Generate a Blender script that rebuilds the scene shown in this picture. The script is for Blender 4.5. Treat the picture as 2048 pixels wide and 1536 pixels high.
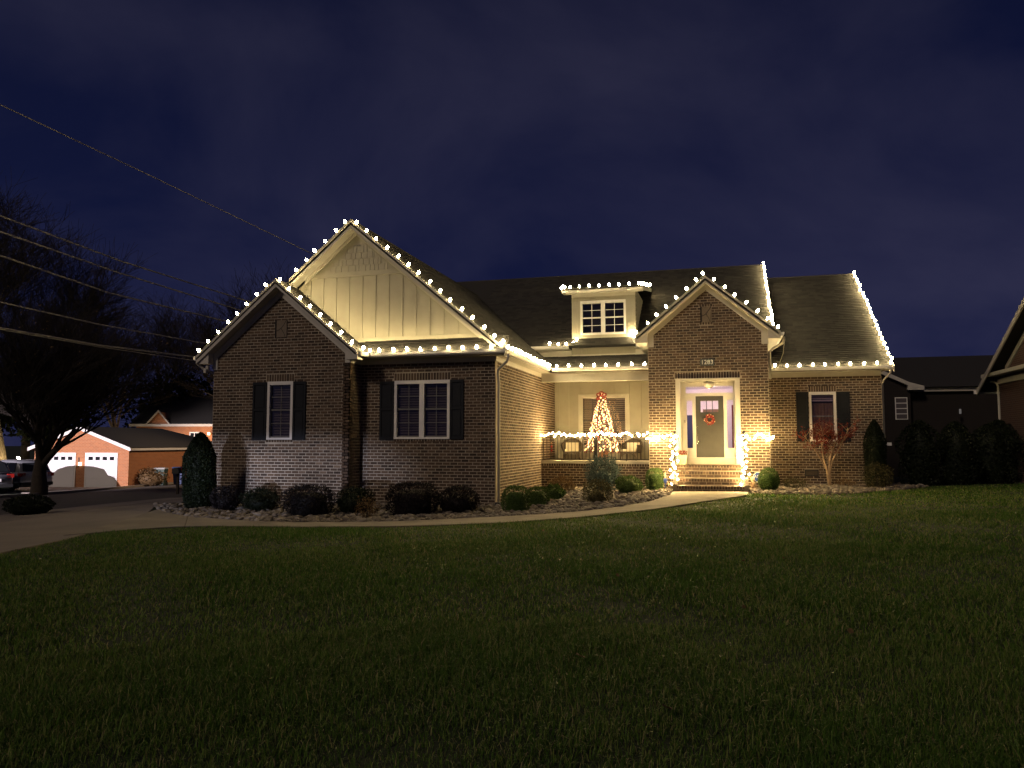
import bpy, math, random
import numpy as np
from mathutils import Matrix, Vector

# ------------------------------------------------------------------ scene, camera, sky, light, exposure
S = bpy.context.scene
C = S.collection
R = math.radians
for o in list(bpy.data.objects):
    bpy.data.objects.remove(o)

cam_d = bpy.data.cameras.new('camera')
cam = bpy.data.objects.new('camera', cam_d)
C.objects.link(cam)
cam_d.sensor_width = 36.0
cam_d.lens = 36.0 * 1539.0 / 2048.0
cam_d.clip_end = 1500
cam.location = (0, 0, 0)
cam.rotation_euler = (R(90) + 0.0759, 0.0, 0.2658)
S.camera = cam

W = bpy.data.worlds.new('World')
S.world = W
W.use_nodes = True
wn = W.node_tree
wn.nodes.clear()
w_out = wn.nodes.new('ShaderNodeOutputWorld')
w_bg = wn.nodes.new('ShaderNodeBackground')
w_sky = wn.nodes.new('ShaderNodeTexSky')
w_sky.sky_type = 'NISHITA'
w_sky.sun_disc = False
w_sky.sun_elevation = R(-4.5)
w_sky.sun_rotation = R(205)
w_tc = wn.nodes.new('ShaderNodeTexCoord')
w_map = wn.nodes.new('ShaderNodeMapping')
w_map.inputs['Scale'].default_value = (1.1, 1.1, 1.7)
w_map.inputs['Location'].default_value = (.8, .1, .55)
w_no = wn.nodes.new('ShaderNodeTexNoise')
w_no.inputs['Scale'].default_value = 2.1
w_no.inputs['Detail'].default_value = 6
w_no.inputs['Roughness'].default_value = 0.52
w_no.inputs['Distortion'].default_value = 0.35
w_rp = wn.nodes.new('ShaderNodeValToRGB')
w_rp.color_ramp.elements[0].position = 0.40
w_rp.color_ramp.elements[1].position = 0.76
w_rp.color_ramp.elements[0].color = (0.0058, 0.0085, 0.0380, 1)
w_rp.color_ramp.elements[1].color = (0.0300, 0.0300, 0.0680, 1)
w_add = wn.nodes.new('ShaderNodeMixRGB')
w_add.blend_type = 'ADD'
w_add.inputs[0].default_value = 0.05
wn.links.new(w_tc.outputs['Generated'], w_map.inputs[0])
wn.links.new(w_map.outputs[0], w_no.inputs['Vector'])
wn.links.new(w_no.outputs['Fac'], w_rp.inputs[0])
wn.links.new(w_rp.outputs[0], w_add.inputs[1])
wn.links.new(w_sky.outputs[0], w_add.inputs[2])
w_sep = wn.nodes.new('ShaderNodeSeparateXYZ')                 # night sky: lighter towards the horizon, darker towards the zenith
w_mr = wn.nodes.new('ShaderNodeMapRange')
w_mr.inputs['From Min'].default_value = 0.05; w_mr.inputs['From Max'].default_value = 0.62
w_mr.inputs['To Min'].default_value = 1.12; w_mr.inputs['To Max'].default_value = 0.52
w_mul = wn.nodes.new('ShaderNodeVectorMath'); w_mul.operation = 'SCALE'
wn.links.new(w_tc.outputs['Generated'], w_sep.inputs[0]); wn.links.new(w_sep.outputs[2], w_mr.inputs['Value'])
wn.links.new(w_add.outputs[0], w_mul.inputs[0]); wn.links.new(w_mr.outputs[0], w_mul.inputs['Scale'])
wn.links.new(w_mul.outputs[0], w_bg.inputs[0])
w_bg.inputs[1].default_value = 1.0
wn.links.new(w_bg.outputs[0], w_out.inputs[0])

sun_d = bpy.data.lights.new('night_glow', 'SUN')
sun = bpy.data.objects.new('night_glow', sun_d)
C.objects.link(sun)
sun_d.energy = 0.66
sun_d.angle = R(10)
sun_d.color = (1.0, 0.80, 0.62)
sun.rotation_euler = (R(58), 0, R(-20))

S.view_settings.view_transform = 'Standard'
S.view_settings.look = 'None'
S.view_settings.exposure = 0.0
S.view_settings.gamma = 1.0
S.view_settings.use_curve_mapping = False
S.render.engine = 'CYCLES'
S.cycles.use_denoising = True
S.cycles.use_light_tree = True
S.cycles.max_bounces = 5
S.cycles.diffuse_bounces = 3
S.cycles.glossy_bounces = 3
S.cycles.transparent_max_bounces = 8
S.cycles.sample_clamp_indirect = 4.0
S.cycles.caustics_reflective = False
S.cycles.caustics_refractive = False

BULB = 240.0      # emission of the big string bulbs
FAIRY = 5.0     # emission of the small fairy bulbs

# ------------------------------------------------------------------ terrain height
TP = np.array([(0,0,-1.5),(-1,3.5,-1.5),(-4,8,-1.53),(-8,6,-1.6),(5,6,-1.45),(-7,13.3,-1.66),(-10.3,12.3,-1.72),(-3.2,16.3,-1.57),
 (-.8,20.8,-1.43),(1.5,22.5,-1.40),(5,26,-1.42),(3,25.5,-1.40),(-14,18,-1.72),(-10,18.4,-1.70),(-8,19,-1.70),(-5.5,19,-1.68),
 (-6.9,15.4,-1.74),(-10,14.2,-1.78),(-4,17.6,-1.66),(-3.5,24,-1.48),(-5,23,-1.55),(-14,12.5,-1.84),(-15.8,20,-1.78),(-12.5,8,-1.75),
 (-20,18,-2.0),(-24,26,-2.25),(-30,33,-2.5),(-36,37,-2.62),(-30,22,-2.3),(-22,34,-2.4),(12,30,-1.4),(14,20,-1.35),(9,12,-1.38),
 (12,3,-1.4),(-20,0,-1.9),(0,-15,-1.5),(20,40,-1.9),(0,45,-1.8),(-15,35,-1.9),(40,20,-1.5),(-50,50,-2.8),(-55,20,-2.7),(0,70,-2),(40,60,-2.0)], float)
def _phi(r2): return np.sqrt(r2 + 4.0)
_n = len(TP)
_A = np.zeros((_n+1, _n+1))
_A[:_n,:_n] = _phi(((TP[:,None,:2]-TP[None,:,:2])**2).sum(-1)) - np.eye(_n)*.02
_A[:_n,_n] = 1; _A[_n,:_n] = 1
_w = np.linalg.solve(_A, np.append(TP[:,2], 0))
def hgt(x, y):
    x = np.asarray(x, float); y = np.asarray(y, float)
    h = _w[_n] + sum(_w[i]*_phi((x-TP[i,0])**2+(y-TP[i,1])**2) for i in range(_n))
    Rr = np.hypot(x+6, y-20); t = np.clip((Rr-45)/30, 0, 1); t = t*t*(3-2*t)
    return h*(1-t) + (-2.3)*t
def hz(x, y): return float(hgt(x, y))

# ------------------------------------------------------------------ materials
def mat(name, base=(.5,.5,.5), rough=.7, var=None, scale=8.0, metal=0.0, spec=.5, bump=0.0, bscale=60.0, tone=None, trans=0.0, detail=4.0):
    m = bpy.data.materials.new(name); m.use_nodes = True
    nt = m.node_tree; b = nt.nodes['Principled BSDF']
    b.inputs['Roughness'].default_value = rough
    b.inputs['Metallic'].default_value = metal
    b.inputs['Specular IOR Level'].default_value = spec
    col = None
    if tone:                                                # tone: list of (pos, colour) driven by face attribute 'tone' + object random
        at = nt.nodes.new('ShaderNodeAttribute'); at.attribute_name = 'tone'
        oi = nt.nodes.new('ShaderNodeObjectInfo')
        ad = nt.nodes.new('ShaderNodeMath'); ad.operation = 'ADD'
        fr = nt.nodes.new('ShaderNodeMath'); fr.operation = 'FRACT'
        rp = nt.nodes.new('ShaderNodeValToRGB')
        nt.links.new(at.outputs['Fac'], ad.inputs[0]); nt.links.new(oi.outputs['Random'], ad.inputs[1])
        nt.links.new(ad.outputs[0], fr.inputs[0]); nt.links.new(fr.outputs[0], rp.inputs[0])
        el = rp.color_ramp.elements
        el[0].position = tone[0][0]; el[0].color = (*tone[0][1], 1)
        el[1].position = tone[-1][0]; el[1].color = (*tone[-1][1], 1)
        for p, c in tone[1:-1]:
            e = el.new(p); e.color = (*c, 1)
        col = rp.outputs[0]
    tc = nt.nodes.new('ShaderNodeTexCoord')
    if var:
        no = nt.nodes.new('ShaderNodeTexNoise'); no.inputs['Scale'].default_value = scale; no.inputs['Detail'].default_value = detail
        nt.links.new(tc.outputs['Object'], no.inputs['Vector'])
        rp2 = nt.nodes.new('ShaderNodeValToRGB')
        rp2.color_ramp.elements[0].position = .3; rp2.color_ramp.elements[1].position = .7
        if col is None:
            rp2.color_ramp.elements[0].color = (*base, 1); rp2.color_ramp.elements[1].color = (*var, 1)
            nt.links.new(no.outputs['Fac'], rp2.inputs[0]); col = rp2.outputs[0]
        else:
            v = var if isinstance(var, float) else .7
            rp2.color_ramp.elements[0].color = (v, v, v, 1); rp2.color_ramp.elements[1].color = (1, 1, 1, 1)
            nt.links.new(no.outputs['Fac'], rp2.inputs[0])
            mx = nt.nodes.new('ShaderNodeMixRGB'); mx.blend_type = 'MULTIPLY'; mx.inputs[0].default_value = 1
            nt.links.new(col, mx.inputs[1]); nt.links.new(rp2.outputs[0], mx.inputs[2]); col = mx.outputs[0]
    if col is None: b.inputs['Base Color'].default_value = (*base, 1)
    else: nt.links.new(col, b.inputs['Base Color'])
    if bump:
        n2 = nt.nodes.new('ShaderNodeTexNoise'); n2.inputs['Scale'].default_value = bscale; n2.inputs['Detail'].default_value = 5
        nt.links.new(tc.outputs['Object'], n2.inputs['Vector'])
        bp = nt.nodes.new('ShaderNodeBump'); bp.inputs['Strength'].default_value = bump; bp.inputs['Distance'].default_value = .02
        nt.links.new(n2.outputs['Fac'], bp.inputs['Height']); nt.links.new(bp.outputs[0], b.inputs['Normal'])
    if trans:                                               # leaf translucency
        tr = nt.nodes.new('ShaderNodeBsdfTranslucent')
        if col is None: tr.inputs[0].default_value = (*base, 1)
        else: nt.links.new(col, tr.inputs[0])
        mx = nt.nodes.new('ShaderNodeMixShader'); mx.inputs[0].default_value = trans
        out = nt.nodes['Material Output']
        nt.links.new(b.outputs[0], mx.inputs[1]); nt.links.new(tr.outputs[0], mx.inputs[2]); nt.links.new(mx.outputs[0], out.inputs[0])
    return m

def emis(name, col, strength):
    m = bpy.data.materials.new(name); m.use_nodes = True; nt = m.node_tree; nt.nodes.clear()
    o = nt.nodes.new('ShaderNodeOutputMaterial'); e = nt.nodes.new('ShaderNodeEmission')
    e.inputs[0].default_value = (*col, 1); e.inputs[1].default_value = strength
    nt.links.new(e.outputs[0], o.inputs[0]); return m

def glassm(name, tint=(1,.96,.97), refl=.12):
    m = bpy.data.materials.new(name); m.use_nodes = True; nt = m.node_tree; nt.nodes.clear()
    o = nt.nodes.new('ShaderNodeOutputMaterial'); t = nt.nodes.new('ShaderNodeBsdfTransparent'); g = nt.nodes.new('ShaderNodeBsdfGlossy')
    t.inputs[0].default_value = (*tint, 1); g.inputs['Roughness'].default_value = .03
    f = nt.nodes.new('ShaderNodeFresnel'); f.inputs[0].default_value = 1.5
    a = nt.nodes.new('ShaderNodeMath'); a.operation = 'ADD'; a.inputs[1].default_value = refl*.3; a.use_clamp = True
    mx = nt.nodes.new('ShaderNodeMixShader')
    nt.links.new(f.outputs[0], a.inputs[0]); nt.links.new(a.outputs[0], mx.inputs[0])
    nt.links.new(t.outputs[0], mx.inputs[1]); nt.links.new(g.outputs[0], mx.inputs[2]); nt.links.new(mx.outputs[0], o.inputs[0]); return m

def brickm(name, c1, c2, mortar, sx=1.0):
    m = bpy.data.materials.new(name); m.use_nodes = True; nt = m.node_tree; b = nt.nodes['Principled BSDF']
    b.inputs['Roughness'].default_value = .9
    g = nt.nodes.new('ShaderNodeNewGeometry'); sp = nt.nodes.new('ShaderNodeSeparateXYZ'); ad = nt.nodes.new('ShaderNodeMath'); cb = nt.nodes.new('ShaderNodeCombineXYZ')
    tc = nt.nodes.new('ShaderNodeTexCoord')
    nt.links.new(tc.outputs['Object'], sp.inputs[0]); nt.links.new(sp.outputs[0], ad.inputs[0]); nt.links.new(sp.outputs[1], ad.inputs[1])
    nt.links.new(ad.outputs[0], cb.inputs[0]); nt.links.new(sp.outputs[2], cb.inputs[1])
    t = nt.nodes.new('ShaderNodeTexBrick'); t.inputs['Scale'].default_value = 1; t.inputs['Brick Width'].default_value = .212; t.inputs['Row Height'].default_value = .0813
    t.inputs['Mortar Size'].default_value = .008; t.inputs['Color1'].default_value = (*c1,1); t.inputs['Color2'].default_value = (*c2,1); t.inputs['Mortar'].default_value = (*mortar,1)
    nt.links.new(cb.outputs[0], t.inputs[0]); nt.links.new(t.outputs[0], b.inputs['Base Color']); return m

M = {}
M['brick'] = mat('brick', rough=.92, tone=[(0,(.040,.025,.017)),(.25,(.084,.053,.034)),(.5,(.112,.071,.045)),(.75,(.148,.096,.061)),(.93,(.056,.037,.027)),(1,(.22,.153,.10))], var=.62, scale=30, bump=.25, bscale=120)
M['mortar'] = mat('mortar', (.33,.28,.22), .95, (.45,.39,.31), 3, bump=.3, bscale=150)
M['brickwall'] = brickm('brick_far', (.085,.042,.028), (.05,.026,.018), (.26,.22,.18))
M['brickred'] = brickm('brick_red_far', (.40,.15,.06), (.31,.115,.048), (.42,.25,.14))
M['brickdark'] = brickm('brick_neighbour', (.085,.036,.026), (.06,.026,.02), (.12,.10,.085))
M['brick_unlit'] = brickm('brick_rear_unlit', (.012,.007,.006), (.009,.005,.005), (.016,.014,.013))  # darkness of the unlit rear house put into its brick colour
M['trim'] = mat('trim_paint', (.46,.44,.39), .45, (.52,.49,.44), 3, bump=.05, bscale=40)
M['trim_white'] = mat('white_vinyl', (.72,.70,.68), .35, (.78,.76,.74), 4)
M['siding'] = mat('siding_paint', (.30,.28,.225), .6, (.35,.33,.265), 2.2, bump=.08, bscale=35)
M['shingle'] = mat('asphalt_shingle', rough=.95, tone=[(0,(.020,.019,.018)),(.4,(.036,.034,.032)),(.8,(.05,.046,.042)),(1,(.028,.026,.025))], var=.6, scale=90)
M['roofbase'] = mat('roof_deck', (.025,.023,.022), .95)
M['shutter'] = mat('shutter_paint', (.009,.011,.016), .65, (.013,.015,.021), 10, spec=.2)
M['glass'] = glassm('window_glass')
M['blind'] = mat('blind_slat', (.06,.058,.048), .7)
M['muntin'] = mat('muntin_dimmed', (.13,.125,.12), .5)  # white muntins and sash rails, dimness behind glass put into the colour
M['blind_porch'] = mat('blind_slat_porch_lit', (.50,.46,.36), .6)  # paler copy of the slats, porch light put into the colour
M['blind_lit'] = mat('blind_slat_lit', (.42,.36,.42), .6)  # purplish light on the upper slats put into their colour
M['dark'] = mat('dark_interior', (.012,.011,.012), .95)
M['curtain'] = mat('brown_curtain', (.16,.10,.06), .9, (.22,.14,.09), 9)
M['foyer'] = mat('foyer_paint', (.80,.73,.74), .7)
M['door'] = mat('door_paint', (.040,.038,.030), .55, (.047,.045,.035), 5, bump=.05, bscale=90)
M['metal'] = mat('brushed_nickel', (.7,.68,.65), .22, metal=1)
M['iron'] = mat('black_iron', (.014,.012,.011), .45)
M['concrete'] = mat('walk_concrete', (.17,.145,.115), .92, (.25,.215,.17), 1.3, bump=.25, bscale=70, detail=8)
M['slabc'] = mat('slab_concrete', (.42,.38,.32), .9, (.5,.46,.4), 3)
M['driveway'] = mat('driveway_concrete', (.17,.145,.125), .92, (.23,.195,.165), .9, bump=.2, bscale=50, detail=8)
M['asphalt'] = mat('street_asphalt', (.050,.044,.040), .92, (.065,.058,.052), 1.2, bump=.3, bscale=80)
M['kerb'] = mat('kerb_concrete', (.2,.18,.16), .9, (.26,.23,.2), 2)
M['soil'] = mat('bed_soil', (.035,.025,.018), .98, (.06,.045,.032), 5, bump=.5, bscale=30)
M['ground'] = mat('ground_turf', (.014,.024,.006), .98, (.026,.038,.010), .6, bump=.4, bscale=25, detail=8)
M['grass'] = mat('grass_blade', rough=.55, spec=.25, tone=[(0,(.045,.100,.012)),(.4,(.080,.165,.020)),(.75,(.125,.215,.034)),(.93,(.18,.22,.06)),(1,(.30,.26,.13))], trans=.40)
M['stone'] = mat('river_stone', rough=.85, tone=[(0,(.10,.08,.062)),(.3,(.16,.13,.10)),(.6,(.23,.19,.15)),(.8,(.13,.115,.105)),(1,(.36,.31,.26))], var=.65, scale=14, bump=.3, bscale=45)
def leafm(name, a, b, c, tr=.25): return mat(name, rough=.6, spec=.25, tone=[(0,a),(.5,b),(1,c)], trans=tr)
M['boxwood'] = leafm('boxwood_leaf', (.018,.040,.008), (.040,.080,.014), (.075,.120,.024))
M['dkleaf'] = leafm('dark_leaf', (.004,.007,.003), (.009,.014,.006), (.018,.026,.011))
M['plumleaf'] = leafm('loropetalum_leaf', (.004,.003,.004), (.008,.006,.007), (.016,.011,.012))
M['arb'] = leafm('arborvitae_leaf', (.004,.008,.0025), (.008,.015,.0045), (.014,.023,.007))
M['spruce'] = leafm('blue_spruce_needle', (.025,.045,.045), (.05,.08,.08), (.09,.13,.13))
M['dry'] = leafm('dry_leaf', (.06,.035,.015), (.13,.08,.035), (.20,.13,.06))
M['olive'] = leafm('olive_leaf', (.03,.032,.012), (.06,.055,.022), (.10,.085,.035))
M['maple'] = leafm('red_maple_leaf', (.10,.012,.008), (.19,.028,.016), (.28,.06,.03))
M['bark'] = mat('bark', (.022,.016,.012), .95, (.045,.033,.024), 7, bump=.5, bscale=30)
M['bark_pale'] = mat('bark_pale', (.10,.08,.06), .95, (.16,.13,.10), 5)
M['bark_maple'] = mat('maple_bark', (.22,.15,.09), .9, (.30,.21,.13), 9)
M['twig'] = mat('twig', (.022,.016,.012), .95)
M['bulb'] = emis('warm_bulb', (1.0, .76, .35), BULB)
M['bulb_small'] = emis('warm_rail_bulb', (1.0, .69, .28), BULB*2.2)
M['fairy'] = emis('warm_fairy_bulb', (1.0, .62, .25), FAIRY)
M['cord'] = mat('green_cord', (.012,.02,.012), .6)
M['cord_w'] = mat('white_cord', (.45,.42,.36), .6)
M['wicker'] = mat('wicker', (.055,.040,.028), .75, (.09,.068,.048), 60, bump=.8, bscale=130)
M['cushion'] = mat('cream_cushion', (.6,.54,.42), .95)
M['ribbon'] = mat('red_ribbon', (.17,.024,.020), .5, (.24,.042,.03), 20)
M['terracotta'] = mat('terracotta', (.36,.15,.07), .85, (.42,.19,.09), 9)
M['berry_red'] = mat('berry_red', (.30,.010,.010), .4)
M['berry_cream'] = mat('berry_cream', (.62,.48,.28), .4)
M['planter'] = mat('green_planter', (.30,.37,.24), .6)
M['stonepanel'] = mat('cast_stone', (.16,.125,.095), .9, (.2,.16,.12), 14)
M['plaque'] = mat('slate_plaque', (.055,.065,.065), .6)
M['silver'] = mat('silver_paint', (.34,.35,.39), .28, metal=.6)
M['grey_paint'] = mat('grey_paint', (.20,.20,.23), .3, metal=.5)
M['tyre'] = mat('tyre_rubber', (.015,.015,.016), .9)
M['rim'] = mat('alloy_rim', (.55,.55,.57), .3, metal=.9)
M['carglass'] = mat('car_glass', (.015,.017,.02), .08)
M['redlens'] = mat('red_lens', (.35,.02,.015), .2)
M['clearlens'] = mat('clear_lens', (.75,.75,.75), .1)
M['plastic_blk'] = mat('black_plastic', (.02,.02,.021), .6)
M['pane_dim'] = mat('dim_pane', (.07,.06,.068), .5)
M['bin_green'] = mat('green_bin', (.02,.05,.035), .5)
M['bin_blue'] = mat('blue_bin', (.02,.04,.13), .5)
M['bin_lid'] = mat('grey_lid', (.35,.35,.34), .5)
M['signblue'] = mat('sign_blue', (.03,.07,.35), .4)
M['white'] = mat('sign_white', (.8,.8,.8), .4)
M['garage_white'] = mat('garage_door_paint', (.72,.70,.72), .5)
M['globe'] = mat('seeded_glass', (.50,.44,.36), .18, (.6,.55,.46), 50)
M['wire'] = mat('power_cable', (.42,.39,.36), 1.0, spec=0.0)
M['blackvent'] = mat('black_vent', (.012,.012,.012), .6)
M['interior_navy'] = mat('navy_door', (.03,.04,.10), .5)

# ------------------------------------------------------------------ mesh helpers
WLOC = {}
class MB:
    def __init__(s): s.v = []; s.f = []; s.t = []
    def add(s, vs, fs, tone=0.0):
        n = len(s.v); s.v += [tuple(p) for p in vs]; s.f += [tuple(i+n for i in f) for f in fs]; s.t += [tone]*len(fs); return s
    def box(s, x0, x1, y0, y1, z0, z1, tone=0.0):
        return s.add([(x0,y0,z0),(x1,y0,z0),(x1,y1,z0),(x0,y1,z0),(x0,y0,z1),(x1,y0,z1),(x1,y1,z1),(x0,y1,z1)],
                     [(0,3,2,1),(4,5,6,7),(0,1,5,4),(1,2,6,5),(2,3,7,6),(3,0,4,7)], tone)
    def prism(s, poly, axis, a, b, tone=0.0):
        n = len(poly)
        def P(p, t): return {'y': (p[0], t, p[1]), 'x': (t, p[0], p[1]), 'z': (p[0], p[1], t)}[axis]
        vs = [P(p, a) for p in poly] + [P(p, b) for p in poly]
        fs = [tuple(range(n)), tuple(range(2*n-1, n-1, -1))] + [(i, n+i, n+(i+1) % n, (i+1) % n) for i in range(n)]
        return s.add(vs, fs, tone)
    def tube(s, path, r, seg=6, cap=True, tone=0.0):
        path = [Vector(p) for p in path]; n = len(path); rr = r if isinstance(r, (list, tuple)) else [r]*n
        vs = []; up = Vector((0, 0, 1)); prev = None
        for i, p in enumerate(path):
            d = (path[min(i+1, n-1)] - path[max(i-1, 0)])
            d = d.normalized() if d.length > 1e-9 else Vector((0,0,1))
            a = prev - d*prev.dot(d) if prev is not None else (up.cross(d) if abs(d.z) < .95 else Vector((1,0,0)).cross(d))
            if a.length < 1e-6: a = Vector((1,0,0)).cross(d)
            a.normalize(); prev = a; b = d.cross(a)
            for k in range(seg):
                t = 2*math.pi*k/seg
                vs.append(p + (a*math.cos(t) + b*math.sin(t))*rr[i])
        fs = []
        for i in range(n-1):
            for k in range(seg):
                k2 = (k+1) % seg; fs.append((i*seg+k, i*seg+k2, (i+1)*seg+k2, (i+1)*seg+k))
        if cap: fs += [tuple(range(seg-1, -1, -1)), tuple((n-1)*seg+k for k in range(seg))]
        return s.add(vs, fs, tone)
    def lathe(s, prof, seg=12, o=(0,0,0), tone=0.0):
        vs = []; n = len(prof)
        for r, z in prof:
            for k in range(seg):
                t = 2*math.pi*k/seg; vs.append((o[0]+r*math.cos(t), o[1]+r*math.sin(t), o[2]+z))
        fs = []
        for i in range(n-1):
            for k in range(seg):
                k2 = (k+1) % seg; fs.append((i*seg+k, i*seg+k2, (i+1)*seg+k2, (i+1)*seg+k))
        fs += [tuple(range(seg-1, -1, -1)), tuple((n-1)*seg+k for k in range(seg))]
        return s.add(vs, fs, tone)
    def mesh(s, name, m, smooth=False):
        me = bpy.data.meshes.new(name); me.from_pydata(s.v, [], s.f)
        if any(s.t):
            a = me.attributes.new('tone', 'FLOAT', 'FACE'); a.data.foreach_set('value', s.t)
        if m is not None: me.materials.append(m)
        if smooth: me.polygons.foreach_set('use_smooth', [True]*len(me.polygons))
        me.update(); return me
    def build(s, name, m, parent=None, smooth=False, kind=None):
        return obj(name, s.mesh(name, m, smooth), parent, kind=kind)

def obj(name, me, parent=None, loc=(0,0,0), rot=(0,0,0), scale=(1,1,1), kind=None):
    o = bpy.data.objects.new(name, me); C.objects.link(o)
    o.location = loc; o.rotation_euler = rot; o.scale = scale
    if parent is not None:
        o.parent = parent
        o.matrix_parent_inverse = Matrix.Translation(-Vector(WLOC.get(parent.name, (0,0,0))))
    if kind: o['kind'] = kind
    return o
def tag(o, label, cat, group=None):
    o['label'] = label; o['category'] = cat
    if group: o['group'] = group
    return o
def thing(name, label, cat, loc, group=None):
    o = bpy.data.objects.new(name, None); C.objects.link(o); o.location = loc; o.empty_display_size = .2
    WLOC[o.name] = tuple(loc); return tag(o, label, cat, group)
def local(root):
    """children built in the thing's own coordinates"""
    WLOC[root.name] = (0,0,0)
def copy_thing(root, loc, rotz=0, scale=1.0, label=None):
    c = root.copy(); C.objects.link(c); c.location = loc; c.rotation_euler = (0,0,rotz); c.scale = (scale,)*3
    if label: c['label'] = label
    for ch in root.children:
        d = ch.copy(); C.objects.link(d); d.parent = c
        for g in ch.children:
            e = g.copy(); C.objects.link(e); e.parent = d
    return c
def tri_mesh(name, verts, tris, m, tone=None):
    me = bpy.data.meshes.new(name); nv, nt_ = len(verts), len(tris)
    me.vertices.add(nv); me.vertices.foreach_set('co', np.asarray(verts, np.float32).ravel())
    me.loops.add(nt_*3); me.loops.foreach_set('vertex_index', np.asarray(tris, np.int32).ravel())
    me.polygons.add(nt_); me.polygons.foreach_set('loop_start', np.arange(0, nt_*3, 3, dtype=np.int32))
    me.update(calc_edges=True)
    if tone is not None:
        a = me.attributes.new('tone', 'FLOAT', 'POINT'); a.data.foreach_set('value', np.asarray(tone, np.float32))
    me.materials.append(m); return me

# ------------------------------------------------------------------ ground, walk, drive, street
def grid_axis(lo, hi, near0, near1, fine, coarse):
    a = list(np.arange(near0, near1+1e-6, fine)); x = near1; s = fine
    while x < hi: s = min(s*1.35, coarse); x += s; a.append(x)
    x = near0; s = fine
    while x > lo: s = min(s*1.35, coarse); x -= s; a.insert(0, x)
    return np.array(a)
gx = grid_axis(-420, 420, -22, 14, .8, 40); gy = grid_axis(-120, 620, -3, 32, .8, 40)
GX, GY = np.meshgrid(gx, gy); GZ = hgt(GX, GY)
gv = np.stack([GX.ravel(), GY.ravel(), GZ.ravel()], 1)
nx, ny = len(gx), len(gy)
ii = (np.arange(ny-1)[:,None]*nx + np.arange(nx-1)[None,:]).ravel()
gt = np.concatenate([np.stack([ii, ii+1, ii+nx+1], 1), np.stack([ii, ii+nx+1, ii+nx], 1)])
obj('ground', tri_mesh('ground', gv, gt, M['ground']), kind='structure')

def resample(pts, n):
    pts = np.array(pts, float); d = np.r_[0, np.cumsum(np.hypot(*np.diff(pts, axis=0).T))]
    t = np.linspace(0, d[-1], n); return np.stack([np.interp(t, d, pts[:,0]), np.interp(t, d, pts[:,1])], 1)
def smooth_line(pts, n, it=6):
    p = resample(pts, n)
    for _ in range(it): p[1:-1] = (p[:-2]+2*p[1:-1]+p[2:])/4
    return p
def strip(name, A, B, off, m, kind=None, parent=None, cross=4, thick=.12, t0=0, t1=None, n=60):
    """sheet between two edge lines, draped on the ground"""
    A = np.array(A); B = np.array(B); mb = MB(); rows = []
    for i in range(len(A)):
        r = [A[i] + (B[i]-A[i])*k/cross for k in range(cross+1)]; rows.append(r)
    nv = cross+1
    vs = [(p[0], p[1], hz(*p)+off) for r in rows for p in r]; fs = []
    for i in range(len(rows)-1):
        for k in range(cross): fs.append((i*nv+k, i*nv+k+1, (i+1)*nv+k+1, (i+1)*nv+k))
    e = len(vs); ring = [k for k in range(nv)] + [i*nv+cross for i in range(1, len(rows))] + [(len(rows)-1)*nv+k for k in range(cross-1, -1, -1)] + [i*nv for i in range(len(rows)-2, 0, -1)]
    vs += [(vs[i][0], vs[i][1], vs[i][2]-thick) for i in ring]
    for j in range(len(ring)):
        j2 = (j+1) % len(ring); fs.append((ring[j2], ring[j], e+j, e+j2))
    mb.add(vs, fs); return mb.build(name, m, parent, kind=kind)

GRASS_EDGE = [(-11.1,11.08),(-11.55,13.0),(-11.0,14.1),(-9.6,14.3),(-8.33,14.15),(-6.12,14.2),(-4.05,14.6),(-2.81,15.5),(-1.55,17.3),(-.53,19.1),(.25,20.4),(.62,21.2),(.68,22.62)]
ROCK_EDGE = [(-15.6,17.6),(-14.1,16.95),(-12.9,16.1),(-12.15,15.7),(-10.53,15.33),(-8.97,15.24),(-6.81,15.74),(-5.41,16.55),(-3.8,17.24),(-2.75,17.95),(-1.75,19.5),(-1.42,21.3),(-1.38,22.62)]
ge = smooth_line([(-12.0,11.9)] + GRASS_EDGE[1:], 73, 3); re_ = smooth_line(ROCK_EDGE[1:], 73, 3)
walk = bpy.data.objects.new('walkway', None); C.objects.link(walk); walk['kind'] = 'structure'
cuts = [0, 9, 18, 26, 34, 41, 48, 54, 60, 66, 72]
for a, b in zip(cuts[:-1], cuts[1:]):
    A = ge[a:b+1].copy(); B = re_[a:b+1].copy()
    d = (A[1]-A[0]); A[0] += d/np.linalg.norm(d)*.02; d = (B[1]-B[0]); B[0] += d/np.linalg.norm(d)*.02
    strip('slab', A, B, .035, M['concrete'], parent=walk, cross=3, thick=.1)
strip('joint_bed', ge, re_, .018, M['soil'], parent=walk, cross=3, thick=.05)

dv_r = smooth_line([(-8.2,-3),(-9.3,4),(-10.56,9.34),(-11.2,11.2),(-12.6,13.6),(-14.1,16.9),(-15.4,18.2),(-15.2,24),(-15.0,34)], 50, 2)
dv_l = smooth_line([(-17.5,-3),(-16.8,4),(-16.2,9.3),(-16.2,12),(-16.3,14.4),(-16.4,16.0),(-16.7,21.0),(-18.5,26),(-19.5,34)], 50, 2)
strip('driveway', dv_r, dv_l, .022, M['driveway'], 'structure', cross=6, thick=.1)
st_n = smooth_line([(-21,-6),(-19.6,4),(-19.0,10),(-18.6,14),(-18.3,17),(-18.6,21.5),(-20.2,28),(-22,40),(-24,70)], 50, 2)
st_f = smooth_line([(-29,-6),(-28.4,4),(-28.2,12),(-28.6,20),(-29.6,26),(-31.2,32),(-32.6,38),(-33.2,44),(-33.5,70)], 50, 2)
strip('street', st_n, st_f, .02, M['asphalt'], 'structure', cross=6)
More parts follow.
